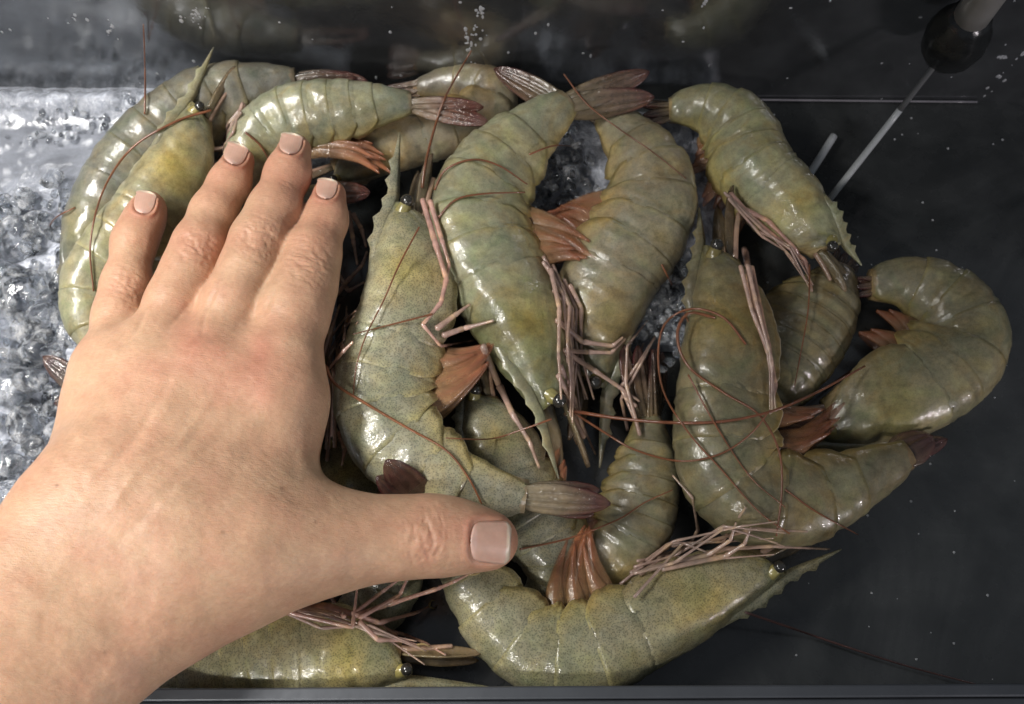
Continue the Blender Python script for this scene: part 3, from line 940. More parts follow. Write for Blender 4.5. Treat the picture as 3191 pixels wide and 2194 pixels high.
P('U', 'prawn under the hand, its dark tail fan sticking out onto the ice', [(520, 1010, 1.6), (440, 980, 1.8), (360, 950, 2.0), (280, 920, 2.5), (205, 895, 2.9)],
  62, 1, roll=10, tone=(.9, .85, .85), blades=[(112, 915, 3.0, .052, 'uropod'), (92, 802, 3.3, .060, 'uropod')], legs=False, pleo=False, tailtone=(.42, .42, .55))

# ------------------------------------------------------------------ drape antennae and hero legs over the pile
bvh = BVHTree.FromPolygons([tuple(v) for v in np.vstack(ALLV)], ALLF)


def drape(pts, lift=0.0008, n=40, floor_z=0.0008, smooth=6, straight=False):
    q, _ = spline([(p[0], p[1], 0) for p in pts], n)
    dep = []
    for x, y, _z in q:
        d = ray(x, y)
        hit = bvh.ray_cast(Vector(CAMPOS), Vector(d), 3.0)
        tf = (floor_z - CAMPOS[2]) / d[2]
        t = hit[3] if hit[0] is not None else tf
        pw = CAMPOS + d * t
        if pw[1] > WALLY(pw[0]) - .001:
            t = (WALLY(pw[0]) - .002 - CAMPOS[1]) / d[1]
        dep.append(t)
    dep = np.array(dep)
    k = smooth
    pad = np.pad(dep, k, mode='edge')
    mn = np.array([pad[i:i + 2 * k + 1].min() for i in range(len(dep))])
    pad = np.pad(mn, k, mode='edge')
    sm = np.array([pad[i:i + 2 * k + 1].mean() for i in range(len(dep))])
    sm = np.minimum(sm, dep) - lift
    return np.array([CAMPOS + ray(x, y) * t for (x, y, _), t in zip(q, sm)])


def antenna(owner, pts, r=0.00042, col=(.20, .075, .035), smooth=6, n=44):
    p = PRAWNS[owner]
    P3 = drape(pts, n=n, smooth=smooth)
    m = MB()
    m.tube(P3, np.linspace(r, r * .55, len(P3)), 6, np.asarray(col))
    p.part(m, 'antenna', M_HAIR, rec=False)


def hero_leg(owner, pts, r0=.075, claw=False, tone=(1, 1, 1), lift=.0016):
    p = PRAWNS[owner]
    q = drape(pts, n=len(pts) * 6, smooth=3, lift=lift)
    # joints sit at the given corners
    qq = project(q)
    J = [q[int(np.argmin(((qq - np.array(a[:2])) ** 2).sum(1)))] for a in pts]
    p.leg(J, r0, claw, tone)


antenna('B', [(478, 250), (400, 275), (300, 335), (235, 430), (205, 550), (212, 660)], .00055)
antenna('B', [(556, 300), (590, 330), (614, 372)], .0005)
antenna('A', [(328, 258), (329, 200), (328, 130), (325, 55)], .0004)
antenna('A', [(170, 470), (120, 500), (98, 560), (108, 620), (125, 670)], .0003)
antenna('G', [(957, 425), (965, 370), (985, 290), (1012, 215), (1068, 115)], .0006)
antenna('G', [(950, 515), (905, 600), (870, 680), (830, 760), (808, 830), (800, 900)], .00035)
antenna('G', [(980, 712), (930, 725), (870, 740), (800, 758)], .0004)
antenna('S', [(738, 830), (760, 870), (830, 915), (920, 968), (1010, 1020), (1060, 1080), (1092, 1142)], .0006, (.22, .08, .03))
antenna('L', [(1278, 168), (1330, 235), (1400, 290), (1480, 345), (1555, 405)], .00035)
antenna('L', [(985, 430), (1010, 385), (1070, 362), (1130, 375), (1195, 418)], .0005)
antenna('L', [(988, 500), (1030, 455), (1090, 440), (1190, 436)], .0005)
antenna('L', [(1200, 350), (1260, 330), (1330, 338), (1340, 350)], .0004)
antenna('F', [(1290, 930), (1400, 948), (1520, 958), (1640, 955), (1750, 932), (1850, 890), (1960, 830)], .0007, (.20, .07, .035))
antenna('F', [(1300, 935), (1370, 980), (1440, 1020), (1540, 1045), (1630, 1030), (1700, 985), (1745, 930)], .0005)
antenna('O', [(1690, 780), (1640, 720), (1570, 700), (1510, 730), (1492, 800), (1505, 890), (1560, 980), (1640, 1070), (1720, 1160), (1790, 1210)], .0005)
antenna('O', [(1620, 720), (1560, 710), (1535, 760), (1560, 830), (1640, 890), (1720, 940), (1765, 1020), (1772, 1110), (1760, 1215)], .0006)
antenna('O', [(1560, 850), (1620, 960), (1700, 1080), (1780, 1150)], .0004)
antenna('H', [(1250, 950), (1180, 975), (1110, 995), (1010, 993)], .0004)
antenna('I', [(1690, 1388), (1790, 1422), (1900, 1460), (2050, 1508), (2215, 1552)], .0005, (.10, .05, .045))
antenna('I', [(1178, 1245), (1290, 1220), (1400, 1178), (1460, 1140), (1525, 1110)], .0004)
antenna('M', [(1835, 600), (1832, 700), (1815, 800), (1800, 880)], .0003)
antenna('N', [(1930, 840), (1870, 880), (1800, 910)], .0005)
antenna('O', [(1780, 1110), (1850, 1160), (1945, 1212)], .0004)
antenna('M', [(1500, 600), (1530, 660), (1560, 730)], .0004)

PK = (1.15, 1.0, 1.0)
hero_leg('G', [(958, 452), (985, 545), (1012, 630), (1000, 685), (958, 735), (1000, 785), (1075, 772)], .085, tone=PK)
hero_leg('G', [(975, 455), (1000, 540), (1018, 600), (1012, 640)], .08, tone=PK)
hero_leg('G', [(1005, 760), (1050, 745), (1118, 727)], .10)
hero_leg('G', [(990, 745), (1030, 715), (1065, 690)], .09)
hero_leg('G', [(1095, 785), (1130, 870), (1160, 935), (1200, 1000), (1222, 1060)], .11)
for j, (xa, xb) in enumerate(((1248, 1262), (1262, 1282), (1278, 1300), (1292, 1312), (1255, 1290))):
    hero_leg('F', [(xa, 610 + 12 * j), (xb + 6, 700), (xb + 4, 800), (xb + 10 + 8 * j, 905)], .07, tone=(1.0, 1.0, 1.0))
hero_leg('F', [(1262, 725), (1320, 775), (1385, 785), (1412, 765)], .09)
hero_leg('F', [(1280, 795), (1330, 798), (1385, 800), (1418, 768)], .08)
hero_leg('F', [(1285, 800), (1340, 835), (1400, 875), (1450, 910)], .09)
hero_leg('F', [(1270, 830), (1300, 900), (1322, 970), (1350, 1030)], .08)
hero_leg('F', [(1265, 850), (1290, 900), (1312, 938)], .08)
hero_leg('O', [(1688, 565), (1700, 640), (1712, 720), (1745, 810), (1758, 870), (1748, 935)], .10, tone=(1.05, .95, .9))
hero_leg('O', [(1702, 605), (1720, 690), (1742, 780), (1756, 850)], .09, tone=(1.05, .95, .9))
hero_leg('M', [(1655, 440), (1700, 490), (1760, 540), (1825, 590), (1840, 660)], .12, tone=(.95, .8, .8))
hero_leg('M', [(1680, 470), (1740, 500), (1800, 560), (1835, 620)], .10, tone=(.95, .8, .8))
for a in ([(780, 1398), (745, 1345), (738, 1340)], [(640, 1385), (795, 1425), (812, 1310)], [(800, 1392), (862, 1345), (922, 1300)],
          [(815, 1400), (905, 1350), (930, 1298)]):
    hero_leg('J', a, .075, tone=PK, lift=.006)
hero_leg('J', [(805, 1395), (880, 1370), (990, 1335), (1030, 1318), (1062, 1302)], .085, True, PK, lift=.006)
hero_leg('J', [(800, 1392), (858, 1412), (940, 1390), (972, 1375)], .085, True, PK, lift=.005)
hero_leg('J', [(815, 1410), (855, 1450), (915, 1452), (945, 1462)], .085, True, PK, lift=.004)
hero_leg('J', [(840, 1420), (920, 1440), (965, 1458), (1010, 1485)], .07, False, PK, lift=.003)
hero_leg('J', [(650, 1385), (740, 1375), (830, 1400), (900, 1440)], .14, False, (.9, .75, .7), lift=.001)
for a in ([(1440, 1290), (1520, 1235), (1640, 1225), (1690, 1150)], [(1450, 1300), (1560, 1240), (1700, 1200), (1830, 1205)],
          [(1470, 1290), (1600, 1260), (1655, 1225), (1668, 1185)], [(1500, 1290), (1640, 1262), (1690, 1230), (1702, 1195)],
          [(1520, 1280), (1640, 1245), (1760, 1238), (1880, 1245)], [(1430, 1300), (1500, 1260), (1560, 1240), (1582, 1205), (1570, 1130), (1525, 1078)]):
    hero_leg('I', a, .085, False, (.95, .95, .9), lift=.002)
for a in ([(745, 690), (785, 640), (822, 600), (832, 570)], [(735, 850), (760, 780), (790, 720), (806, 705)], [(728, 900), (735, 850), (775, 800), (800, 775)],
          [(722, 960), (735, 900), (745, 850)], [(790, 480), (800, 540), (810, 600)], [(800, 485), (820, 520), (830, 560)], [(765, 620), (790, 660), (825, 640)],
          [(715, 1000), (740, 960), (735, 900)], [(770, 980), (782, 1020), (775, 1055)], [(712, 1040), (725, 1000), (745, 960)], [(725, 830), (750, 750), (770, 690)]):
    hero_leg('S', a, .10, False, (1.1, 1.02, .98), lift=.008)


gl = random.Random(12)
for owner, path, cnt, r_, sp in (('F', [(1245, 590), (1285, 680), (1290, 790), (1300, 930)], 6, .055, 16), ('O', [(1690, 600), (1715, 700), (1745, 800), (1752, 930)], 4, .06, 8),
                                 ('I', [(1440, 1300), (1540, 1240), (1640, 1222), (1760, 1205)], 6, .05, 22), ('M', [(1650, 440), (1720, 510), (1790, 570), (1838, 650)], 4, .06, 10),
                                 ('B', [(545, 240), (520, 290), (505, 340), (492, 380)], 4, .07, 12), ('S', [(735, 1000), (740, 880), (760, 780), (800, 700)], 6, .07, 22),
                                 ('J', [(620, 1385), (740, 1395), (850, 1430), (960, 1475)], 4, .06, 14), ('K', [(1430, 960), (1425, 880), (1440, 800), (1480, 740)], 4, .08, 26)):
    for _ in range(cnt):
        hero_leg(owner, [(x + gl.gauss(0, sp * .6), y + gl.gauss(0, sp)) for x, y in path], r_, False, (gl.uniform(.8, 1.15),) * 3, lift=gl.uniform(.001, .005))


# ------------------------------------------------------------------ hand (one continuous surface from a blended distance field)
def cap(pts, flat=1.0):
    out = []
    for a, b in zip(pts[:-1], pts[1:]):
        pa, pb = at(*a[:3]), at(*b[:3])
        out.append((pa, a[3] * pxsize(pa), pb, b[3] * pxsize(pb), flat))
    return out


FINGERS = {
    'little': [(338, 470, 4.6, 37), (326, 500, 4.7, 40), (304, 548, 4.9, 44), (286, 648, 5.2, 50), (267, 714, 5.5, 49), (240, 830, 6.0, 56)],
    'ring': [(541, 366, 4.7, 36), (519, 418, 4.9, 42), (483, 481, 5.2, 46), (450, 556, 5.6, 53), (425, 618, 5.8, 55), (394, 684, 6.0, 57), (347, 790, 6.2, 66)],
    'middle': [(667, 342, 4.8, 39), (652, 395, 5.1, 46), (620, 478, 5.5, 54), (587, 546, 5.8, 60), (560, 616, 6.0, 60), (524, 690, 6.2, 62), (484, 800, 6.4, 68)],
    'index': [(746, 444, 4.7, 39), (736, 500, 5.0, 46), (704, 582, 5.4, 62), (688, 648, 5.7, 69), (664, 714, 6.0, 76), (642, 810, 6.3, 78)],
}
THUMB = [(1112, 1226, 5.0, 63), (1040, 1216, 5.2, 66), (965, 1214, 5.3, 76), (860, 1221, 5.5, 80), (740, 1228, 5.9, 98)]
PALM = [
    (cap([(642, 810, 6.3, 72), (628, 900, 6.4, 78), (480, 1150, 7.0, 112)]), 0),
    (cap([(640, 920, 5.9, 66), (622, 1060, 5.8, 86)]), 0),
    (cap([(482, 800, 6.4, 62), (470, 860, 6.55, 74), (370, 1150, 7.2, 105)]), 0),
    (cap([(345, 790, 6.2, 60), (350, 860, 6.4, 74), (280, 1150, 7.1, 100)]), 0),
    (cap([(240, 830, 6.0, 56), (248, 880, 6.1, 66), (160, 1150, 6.9, 98)]), 0),
    (cap([(740, 1228, 5.9, 98), (590, 1235, 6.4, 140), (430, 1258, 7.0, 165)]), 0),
    (cap([(325, 1222, 7.4, 248), (178, 1365, 7.9, 208), (45, 1490, 8.5, 204), (-270, 1790, 10.2, 240)], .55), 0),
    (cap([(430, 1060, 6.7, 165), (330, 1225, 7.2, 222)], .50), 0),
]


def sdf_prim(X, prim):
    a, ra_, b, rb_, flat = prim
    d = b - a
    t = np.clip(((X - a) @ d) / (d @ d), 0, 1)
    if flat != 1.0:
        # flattened: thinner across the back of the hand
        Y = X - (a + t[..., None] * d)
        nz = norm(CAMPOS - (a + b) / 2)
        comp = Y @ nz
        Y = Y + nz * (comp * (1 / flat - 1))[..., None]
        return (np.linalg.norm(Y, axis=-1) - (ra_ + (rb_ - ra_) * t)) * (flat ** .5)
    Y = X - (a + t[..., None] * d)
    return np.linalg.norm(Y, axis=-1) - (ra_ + (rb_ - ra_) * t)


def smin(a, b, k):
    h = np.clip(.5 + .5 * (b - a) / k, 0, 1)
    return b + (a - b) * h - k * h * (1 - h)


HS = 0.00074
lo = np.array([1e9] * 3)
hi = -lo
allp = [p for grp, _ in PALM for p in grp] + [p for v in FINGERS.values() for p in cap(v)] + cap(THUMB)
for a, r1, b, r2, fl in allp:
    lo = np.minimum(lo, np.minimum(a - r1, b - r2))
    hi = np.maximum(hi, np.maximum(a + r1, b + r2))
lo -= .012
hi += .012
cut = at(-330, 1850, 9)
lo[0] = max(lo[0], cut[0])
lo[1] = max(lo[1], at(100, 1830, 9)[1])
dims = np.ceil((hi - lo) / HS).astype(int) + 1


def field_of(prims, k, margin=.014):
    F = np.full(dims, 0.02, np.float32)
    for pr in prims:
        a, r1, b, r2, fl = pr
        l = np.minimum(a - r1, b - r2) - margin
        h = np.maximum(a + r1, b + r2) + margin
        i0 = np.clip(((l - lo) / HS).astype(int), 0, dims)
        i1 = np.clip(((h - lo) / HS).astype(int) + 2, 0, dims)
        if np.any(i1 <= i0):
            continue
        gx, gy, gz = [lo[j] + HS * np.arange(i0[j], i1[j]) for j in range(3)]
        X = np.stack(np.meshgrid(gx, gy, gz, indexing='ij'), -1)
        d = sdf_prim(X, pr)
        sl = tuple(slice(i0[j], i1[j]) for j in range(3))
        F[sl] = smin(d, F[sl], k)
    return F


_o, _e = at(440, 810, 6.3), at(515, 585, 5.5)
_ax = (_e - _o) / ((_e - _o) @ (_e - _o))
_t = np.tensordot(np.stack(np.meshgrid(*[lo[j] + HS * np.arange(dims[j]) for j in range(3)], indexing='ij', sparse=False), -1).astype(np.float32) - _o.astype(np.float32), _ax.astype(np.float32), 1)
KW = (.0045 + (.0007 - .0045) * np.clip((_t - .1) / .75, 0, 1)).astype(np.float32)
del _t
Ff = None
for v in FINGERS.values():
    f1 = field_of(cap(v), .006)
    Ff = f1 if Ff is None else smin(f1, Ff, KW)
Fp = field_of([p for grp, _ in PALM for p in grp], .016, .02)
Ft = field_of(cap(THUMB), .010)
HF = smin(smin(Ff, Fp, .0055), Ft, .011)
# close the arm where the grid ends
HF[0, :, :] = np.maximum(HF[0, :, :], .002)
HF[:, 0, :] = np.maximum(HF[:, 0, :], .002)


def surface_nets(F):
    ins = F < 0
    nx, ny, nz = F.shape
    c = np.zeros((nx - 1, ny - 1, nz - 1), np.int8)
    for dx in (0, 1):
        for dy in (0, 1):
            for dz in (0, 1):
                c += ins[dx:nx - 1 + dx, dy:ny - 1 + dy, dz:nz - 1 + dz]
    act = (c > 0) & (c < 8)
    idx = -np.ones(act.shape, np.int64)
    cells = np.argwhere(act)
    idx[act] = np.arange(len(cells))
    acc = np.zeros((len(cells), 3))
    cnt = np.zeros(len(cells))
    offs = [(0, 0, 0), (1, 0, 0), (0, 1, 0), (0, 0, 1), (1, 1, 0), (1, 0, 1), (0, 1, 1), (1, 1, 1)]
    for o1 in offs:
        for ax in range(3):
            if o1[ax]:
                continue
            o2 = list(o1)
            o2[ax] = 1
            f1 = F[cells[:, 0] + o1[0], cells[:, 1] + o1[1], cells[:, 2] + o1[2]]
            f2 = F[cells[:, 0] + o2[0], cells[:, 1] + o2[1], cells[:, 2] + o2[2]]
            m = (f1 < 0) != (f2 < 0)
            t = np.where(m, f1 / np.where(m, f1 - f2, 1), 0)
            p = np.tile(np.array(o1, float), (len(cells), 1))
            p[:, ax] += t
            acc[m] += p[m]
            cnt[m] += 1
    V = cells + acc / cnt[:, None]
    quads = []
    for ax in range(3):
        a1, a2 = (ax + 1) % 3, (ax + 2) % 3
        s1 = [slice(None)] * 3
        s2 = [slice(None)] * 3
        s1[ax], s2[ax] = slice(0, -1), slice(1, None)
        x = ins[tuple(s1)] != ins[tuple(s2)]
        e = np.argwhere(x)
        ok = (e[:, a1] > 0) & (e[:, a2] > 0) & (e[:, a1] < F.shape[a1] - 1) & (e[:, a2] < F.shape[a2] - 1)
        e = e[ok]
        inside_first = ins[e[:, 0], e[:, 1], e[:, 2]]

        def cell(d1, d2):
            q = e.copy()
            q[:, a1] -= d1
            q[:, a2] -= d2
            return idx[q[:, 0], q[:, 1], q[:, 2]]
        Q = np.stack([cell(0, 0), cell(1, 0), cell(1, 1), cell(0, 1)], 1)
        Q[~inside_first] = Q[~inside_first][:, ::-1]
        quads.append(Q)
    return V, np.vstack(quads)


HV, HQ = surface_nets(HF)
HV = lo + HV * HS
# relax
E = np.vstack([HQ[:, [0, 1]], HQ[:, [1, 2]], HQ[:, [2, 3]], HQ[:, [3, 0]]])
deg = np.bincount(E.ravel(), minlength=len(HV))


def relax(V, w):
    s = np.stack([np.bincount(E[:, 0], V[E[:, 1], j], len(V)) + np.bincount(E[:, 1], V[E[:, 0], j], len(V)) for j in range(3)], -1)
    return V + w * (s / deg[:, None] - V)


for _ in range(5):
    HV = relax(HV, .5)


def vnormals(V):
    n = np.cross(V[HQ[:, 2]] - V[HQ[:, 0]], V[HQ[:, 3]] - V[HQ[:, 1]])
    s = np.zeros_like(V)
    for j in range(4):
        for a in range(3):
            s[:, a] += np.bincount(HQ[:, j], n[:, a], len(V))
    return norm(s)


HN = vnormals(HV)
PX = project(HV)
front = np.clip((HN * norm(CAMPOS - HV)).sum(1), 0, 1)


disp = np.zeros(len(HV))
red = np.zeros(len(HV))


def local(cx, cy, ang):
    dx, dy = PX[:, 0] - cx, PX[:, 1] - cy
    c, s = math.cos(ang), math.sin(ang)
    return dx * c + dy * s, -dx * s + dy * c      # along, across


# knuckle folds: centre, axis angle, half length along, half width, pitch (in sheet units), depth in mm
KN = [(282, 655, math.atan2(110, -28), 40, 44, 13, .34), (448, 560, math.atan2(105, -48), 44, 48, 13, .38), (585, 537, math.atan2(115, -52), 46, 52, 14, .42),
      (692, 598, math.atan2(95, -30), 48, 54, 14, .42), (970, 1222, math.atan2(4, -100), 50, 66, 17, .50),
      (308, 545, math.atan2(110, -28), 16, 40, 9, .12), (503, 445, math.atan2(105, -48), 16, 40, 9, .12), (640, 420, math.atan2(115, -52), 16, 42, 9, .12), (733, 505, math.atan2(95, -25), 16, 40, 9, .12)]
for i, (cx, cy, an, hl, hw, pitch, dep) in enumerate(KN):
    a, b = local(cx, cy, an)
    win = np.exp(-(a / hl) ** 2 - (b / hw) ** 4)
    bow = a + .0042 * b ** 2 * np.sign(a + .1) * .5 + 7 * noise2(PX[:, 0] / 24 + i * 9, PX[:, 1] / 24, i, 3)
    n1_ = noise2(bow / (pitch * .62) + 11 * i, b / (pitch * 3.2), 60 + i, 2)
    n2_ = noise2(bow / (pitch * .9) + 3 * i, b / (pitch * 1.6) + 5, 80 + i, 2)
    fold = np.exp(-(n1_ / .13) ** 2) + .5 * np.exp(-(n2_ / .12) ** 2)
    disp += -win * fold * dep * .00115
    disp += .00025 * np.exp(-(a / (hl * 1.0)) ** 2 - (b / (hw * .75)) ** 2) * (dep / .4)
    red += win * (.38 if dep > .2 else .15)
# knuckle bumps on the back of the hand
for cx, cy, rr, hh, rd in ((555, 862, 70, 1.3, .62), (448, 780, 70, .6, .58), (600, 790, 60, .3, .5), (320, 835, 60, .4, .2), (255, 880, 48, .3, .2), (398, 940, 60, .4, .0)):
    w = np.exp(-(((PX[:, 0] - cx) ** 2 + (PX[:, 1] - cy) ** 2) / rr ** 2))
    disp += hh * .001 * w
    red += rd * w


def ridge(pts, width, height, fade=True):
    q, _ = spline([(x, y, 0) for x, y in pts], 60)
    d = np.full(len(HV), 1e9)
    tt = np.zeros(len(HV))
    for i in range(60):
        dd = (PX[:, 0] - q[i, 0]) ** 2 + (PX[:, 1] - q[i, 1]) ** 2
        m = dd < d
        d[m] = dd[m]
        tt[m] = i / 59
    f = np.sin(np.pi * np.clip(tt, 0.02, .98)) ** .5 if fade else 1
    return height * .001 * np.exp(-d / width ** 2) * f


disp += ridge([(440, 790), (370, 920), (300, 1060), (240, 1200)], 24, .35)
disp += ridge([(560, 870), (470, 1000), (390, 1120), (310, 1240)], 26, .35)
disp += ridge([(330, 850), (270, 960), (215, 1080), (180, 1180)], 22, .3)
disp += ridge([(400, 830), (330, 960), (250, 1060), (160, 1140)], 12, -.45)
disp += ridge([(480, 900), (400, 1010), (330, 1050), (230, 1180)], 11, .45)
disp += ridge([(520, 960), (430, 1060), (250, 1250)], 14, -.35)
disp += ridge([(620, 930), (540, 1080), (470, 1180)], 34, -.4)
disp += ridge([(560, 735), (600, 700), (640, 620)], 7, -.5)
disp += ridge([(690, 960), (690, 1030), (715, 1080), (770, 1130)], 16, .35)
disp += ridge([(980, 1180), (860, 1185), (740, 1180), (620, 1170)], 26, .25)
# web crease lines, little folds at finger roots
disp += ridge([(252, 802), (310, 747), (338, 674)], 6, -.6)
disp += ridge([(455, 770), (470, 700), (520, 600)], 5, -.4)
disp += ridge([(360, 770), (420, 700), (470, 640)], 5, -.3)
# broad unevenness and fine cross-hatched lines
disp += .00055 * noise2(PX[:, 0] / 90, PX[:, 1] / 90, 3, 3)
fx = PX[:, 0] * .8 + PX[:, 1] * .6
fy = -PX[:, 0] * .6 + PX[:, 1] * .8
disp += .00009 * noise2(fx / 26, fy / 7, 5, 2)
disp += .00006 * noise2(fx / 9, fy / 20, 6, 2)

# nails: seats pressed into the fingertips, plates built on them
NAILS = [('thumb', (1112, 1229), (45, 47), math.atan2(3, 60), 4.0), ('index', (740, 427), (23, 23), math.atan2(-62, 12), 2.6),
         ('middle', (659, 325), (24, 25), math.atan2(-62, 14), 2.6), ('ring', (534, 348), (25, 25), math.atan2(-62, 26), 2.6), ('little', (328, 458), (26, 23), math.atan2(-62, 16), 2.6)]
for nm, (cx, cy), (hl, hw), an, pw in NAILS:
    a, b = local(cx, cy, an)
    rr = (np.abs(a / (hl * 1.04)) ** pw + np.abs(b / (hw * 1.04)) ** pw) ** (1 / pw)
    disp += -.0008 * np.clip((1.06 - rr) / .1, 0, 1) * (a < hl * .95)
    ring_ = np.exp(-((rr - 1.2) / .13) ** 2) * (a < hl * .6)
    disp += .00045 * ring_
    red += .3 * np.exp(-((rr - 1.2) / .3) ** 2)
tipred = np.zeros(len(HV))
for v in list(FINGERS.values()) + [THUMB]:
    tipred += np.exp(-(((PX[:, 0] - v[0][0]) ** 2 + (PX[:, 1] - v[0][1]) ** 2) / 75 ** 2)) * .55
red = np.clip(red + tipred + .25 * noise2(PX[:, 0] / 60, PX[:, 1] / 60, 11, 4) * 2, -.4, 1.2)
HV2 = HV + HN * (disp * np.clip(front * 1.6, 0, 1))[:, None]

skin0 = np.array([.53, .325, .210])
skin1 = np.array([.52, .245, .165])
pale_ = np.array([.55, .37, .24])
Csk = skin0 + (skin1 - skin0) * np.clip(red, 0, 1.2)[:, None] + (pale_ - skin0) * np.clip(-red * 2, 0, 1)[:, None]
# a few small moles
for cx, cy, rr in ((640, 1107, 5), (238, 1480, 4), (128, 1100, 4), (940, 1218, 3), (715, 1185, 4), (505, 1205, 4)):
    w = np.exp(-(((PX[:, 0] - cx) ** 2 + (PX[:, 1] - cy) ** 2) / rr ** 2))[:, None]
    Csk = Csk * (1 - .6 * w) + np.array([.16, .07, .045]) * .6 * w

M_SKIN, nt, b = new_mat('skin')
vec = N(nt, 'ShaderNodeTexCoord').outputs['Object']
att = N(nt, 'ShaderNodeAttribute', attribute_name='tint')
c = att.outputs['Color']
c = mix(nt, 'MULTIPLY', 1.0, c, ramp(nt, noise(nt, vec, 120, 5, .6).outputs[0], [(.3, (.88, .86, .84)), (.7, (1.08, 1.08, 1.08))]).outputs[0])
c = mix(nt, 'MULTIPLY', 1.0, c, ramp(nt, noise(nt, vec, 700, 3, .6).outputs[0], [(.3, (.93, .92, .91)), (.7, (1.05, 1.05, 1.05))]).outputs[0])
nt.links.new(c, b.inputs['Base Color'])
b.inputs['Roughness'].default_value = 0.46
b.inputs['Subsurface Weight'].default_value = 0.35
b.inputs['Subsurface Radius'].default_value = (0.0045, 0.0018, 0.0010)
b.inputs['Subsurface Scale'].default_value = 1.0
b.inputs['Specular IOR Level'].default_value = 0.42
mp = N(nt, 'ShaderNodeMapping')
mp.inputs['Rotation'].default_value = (0, 0, R(35))
mp.inputs['Scale'].default_value = (420, 1500, 700)
nt.links.new(vec, mp.inputs[0])
b0 = bump(nt, b, noise(nt, mp.outputs[0], 1.0, 3, .6, .4).outputs[0], .32, .0006)
vor = N(nt, 'ShaderNodeTexVoronoi', Scale=1500, feature='DISTANCE_TO_EDGE')
nt.links.new(vec, vor.inputs['Vector'])
bump(nt, b, ramp(nt, vor.outputs['Distance'], [(0, (0, 0, 0)), (.25, (1, 1, 1))]).outputs[0], .10, .0003, b0)

hand = thing('person', 'bare left hand and wrist laid palm down on the prawns, thumb stretched right', 'hand', tuple(at(420, 1000, 0.2)))
mh = MB()
mh.v, mh.f, mh.c, mh.n = [HV2], [tuple(q) for q in HQ.tolist()], [Csk], len(HV2)
body = mh.build('hand_skin', M_SKIN, hand)
sub = body.modifiers.new('smooth', 'SUBSURF')
sub.levels = sub.render_levels = 1

M_NAIL, nt, b = new_mat('fingernail')
vec = N(nt, 'ShaderNodeTexCoord').outputs['Object']
att = N(nt, 'ShaderNodeAttribute', attribute_name='tint')
c = mix(nt, 'MULTIPLY', 1.0, att.outputs['Color'], ramp(nt, noise(nt, vec, 300, 3).outputs[0], [(.3, (.93,) * 3), (.7, (1.06,) * 3)]).outputs[0])
nt.links.new(c, b.inputs['Base Color'])
b.inputs['Roughness'].default_value = 0.36
b.inputs['Subsurface Weight'].default_value = 0.3
b.inputs['Subsurface Radius'].default_value = (0.003, 0.0012, 0.0008)
hb = BVHTree.FromPolygons([tuple(v) for v in HV2], [tuple(q) for q in HQ.tolist()])
for nm, (cx, cy), (hl, hw), an, pw in NAILS:
    nu, nv = 25, 21
    U, Q = np.meshgrid(np.linspace(-1, 1, nu), np.linspace(-1, 1, nv), indexing='ij')
    # square grid to a rounded outline
    wlim = (1 - np.abs(U) ** pw * .97) ** (1 / pw)
    wlim = np.where(U > .55, np.maximum(wlim, 1 - (.34 if nm == 'thumb' else .85) * ((U - .55) / .45) ** 3), wlim) * (1 + .06 * U)
    a = U * hl
    b_ = Q * hw * wlim
    ca, sa = math.cos(an), math.sin(an)
    X = cx + a * ca - b_ * sa
    Y = cy + a * sa + b_ * ca
    G = np.zeros(U.shape + (3,))
    D_ = np.full(U.shape, np.nan)
    for i in range(nu):
        for j in range(nv):
            h = hb.ray_cast(Vector(CAMPOS), Vector(ray(X[i, j], Y[i, j])), 2)
            if h[0] is not None:
                D_[i, j] = h[3]
    med = np.nanmedian(D_)
    # smooth arch: quadratic fit of the depth over the nail
    m = ~np.isnan(D_) & (np.abs(D_ - med) < .006)
    A_ = np.stack([np.ones_like(U), U, Q, U * U, Q * Q, U * Q], -1)
    co, *_ = np.linalg.lstsq(A_[m], D_[m], rcond=None)
    dep = A_ @ co
    gap_ = (dep - D_)[m & (np.abs(Q) < .85) & (np.abs(U) < .9)]
    dep = dep - np.clip(np.percentile(gap_, 98), 0, .0012)
    for i in range(nu):
        for j in range(nv):
            G[i, j] = CAMPOS + ray(X[i, j], Y[i, j]) * (dep[i, j] - .00022)
    nn = norm(np.cross(np.gradient(G, axis=1), np.gradient(G, axis=0)))
    if (nn[nu // 2, nv // 2] @ norm(CAMPOS - G[nu // 2, nv // 2])) < 0:
        nn = -nn
    rough_ = .00003 * np.cos(Q * 26)[..., None]
    pink, white, lun = np.array([.58, .36, .275]), np.array([.72, .60, .46]), np.array([.68, .48, .42])
    fe = np.clip((U - (.80 - .10 * Q ** 2)) / .05, 0, 1)[..., None]
    lu = np.clip((-.62 - U - .2 * Q ** 2) / .12, 0, 1)[..., None] * .5
    c = pink * (1 - lu) + lun * lu
    c = c * (1 - fe) + white * fe
    m2 = MB()
    m2.grid_solid(G + nn * (.00018 + rough_), G - nn * .0004, c)
    m2.build('fingernail', M_NAIL, hand)

# ------------------------------------------------------------------ ice
def ice_poly(poly, px):
    """signed-ish inside test in sheet units"""
    x, y = px[..., 0], px[..., 1]
    inside = np.zeros(x.shape, bool)
    n = len(poly)
    for i in range(n):
        x1_, y1_ = poly[i]
        x2_, y2_ = poly[(i + 1) % n]
        c_ = ((y1_ > y) != (y2_ > y)) & (x < (x2_ - x1_) * (y - y1_) / (y2_ - y1_ + 1e-9) + x1_)
        inside ^= c_
    return inside


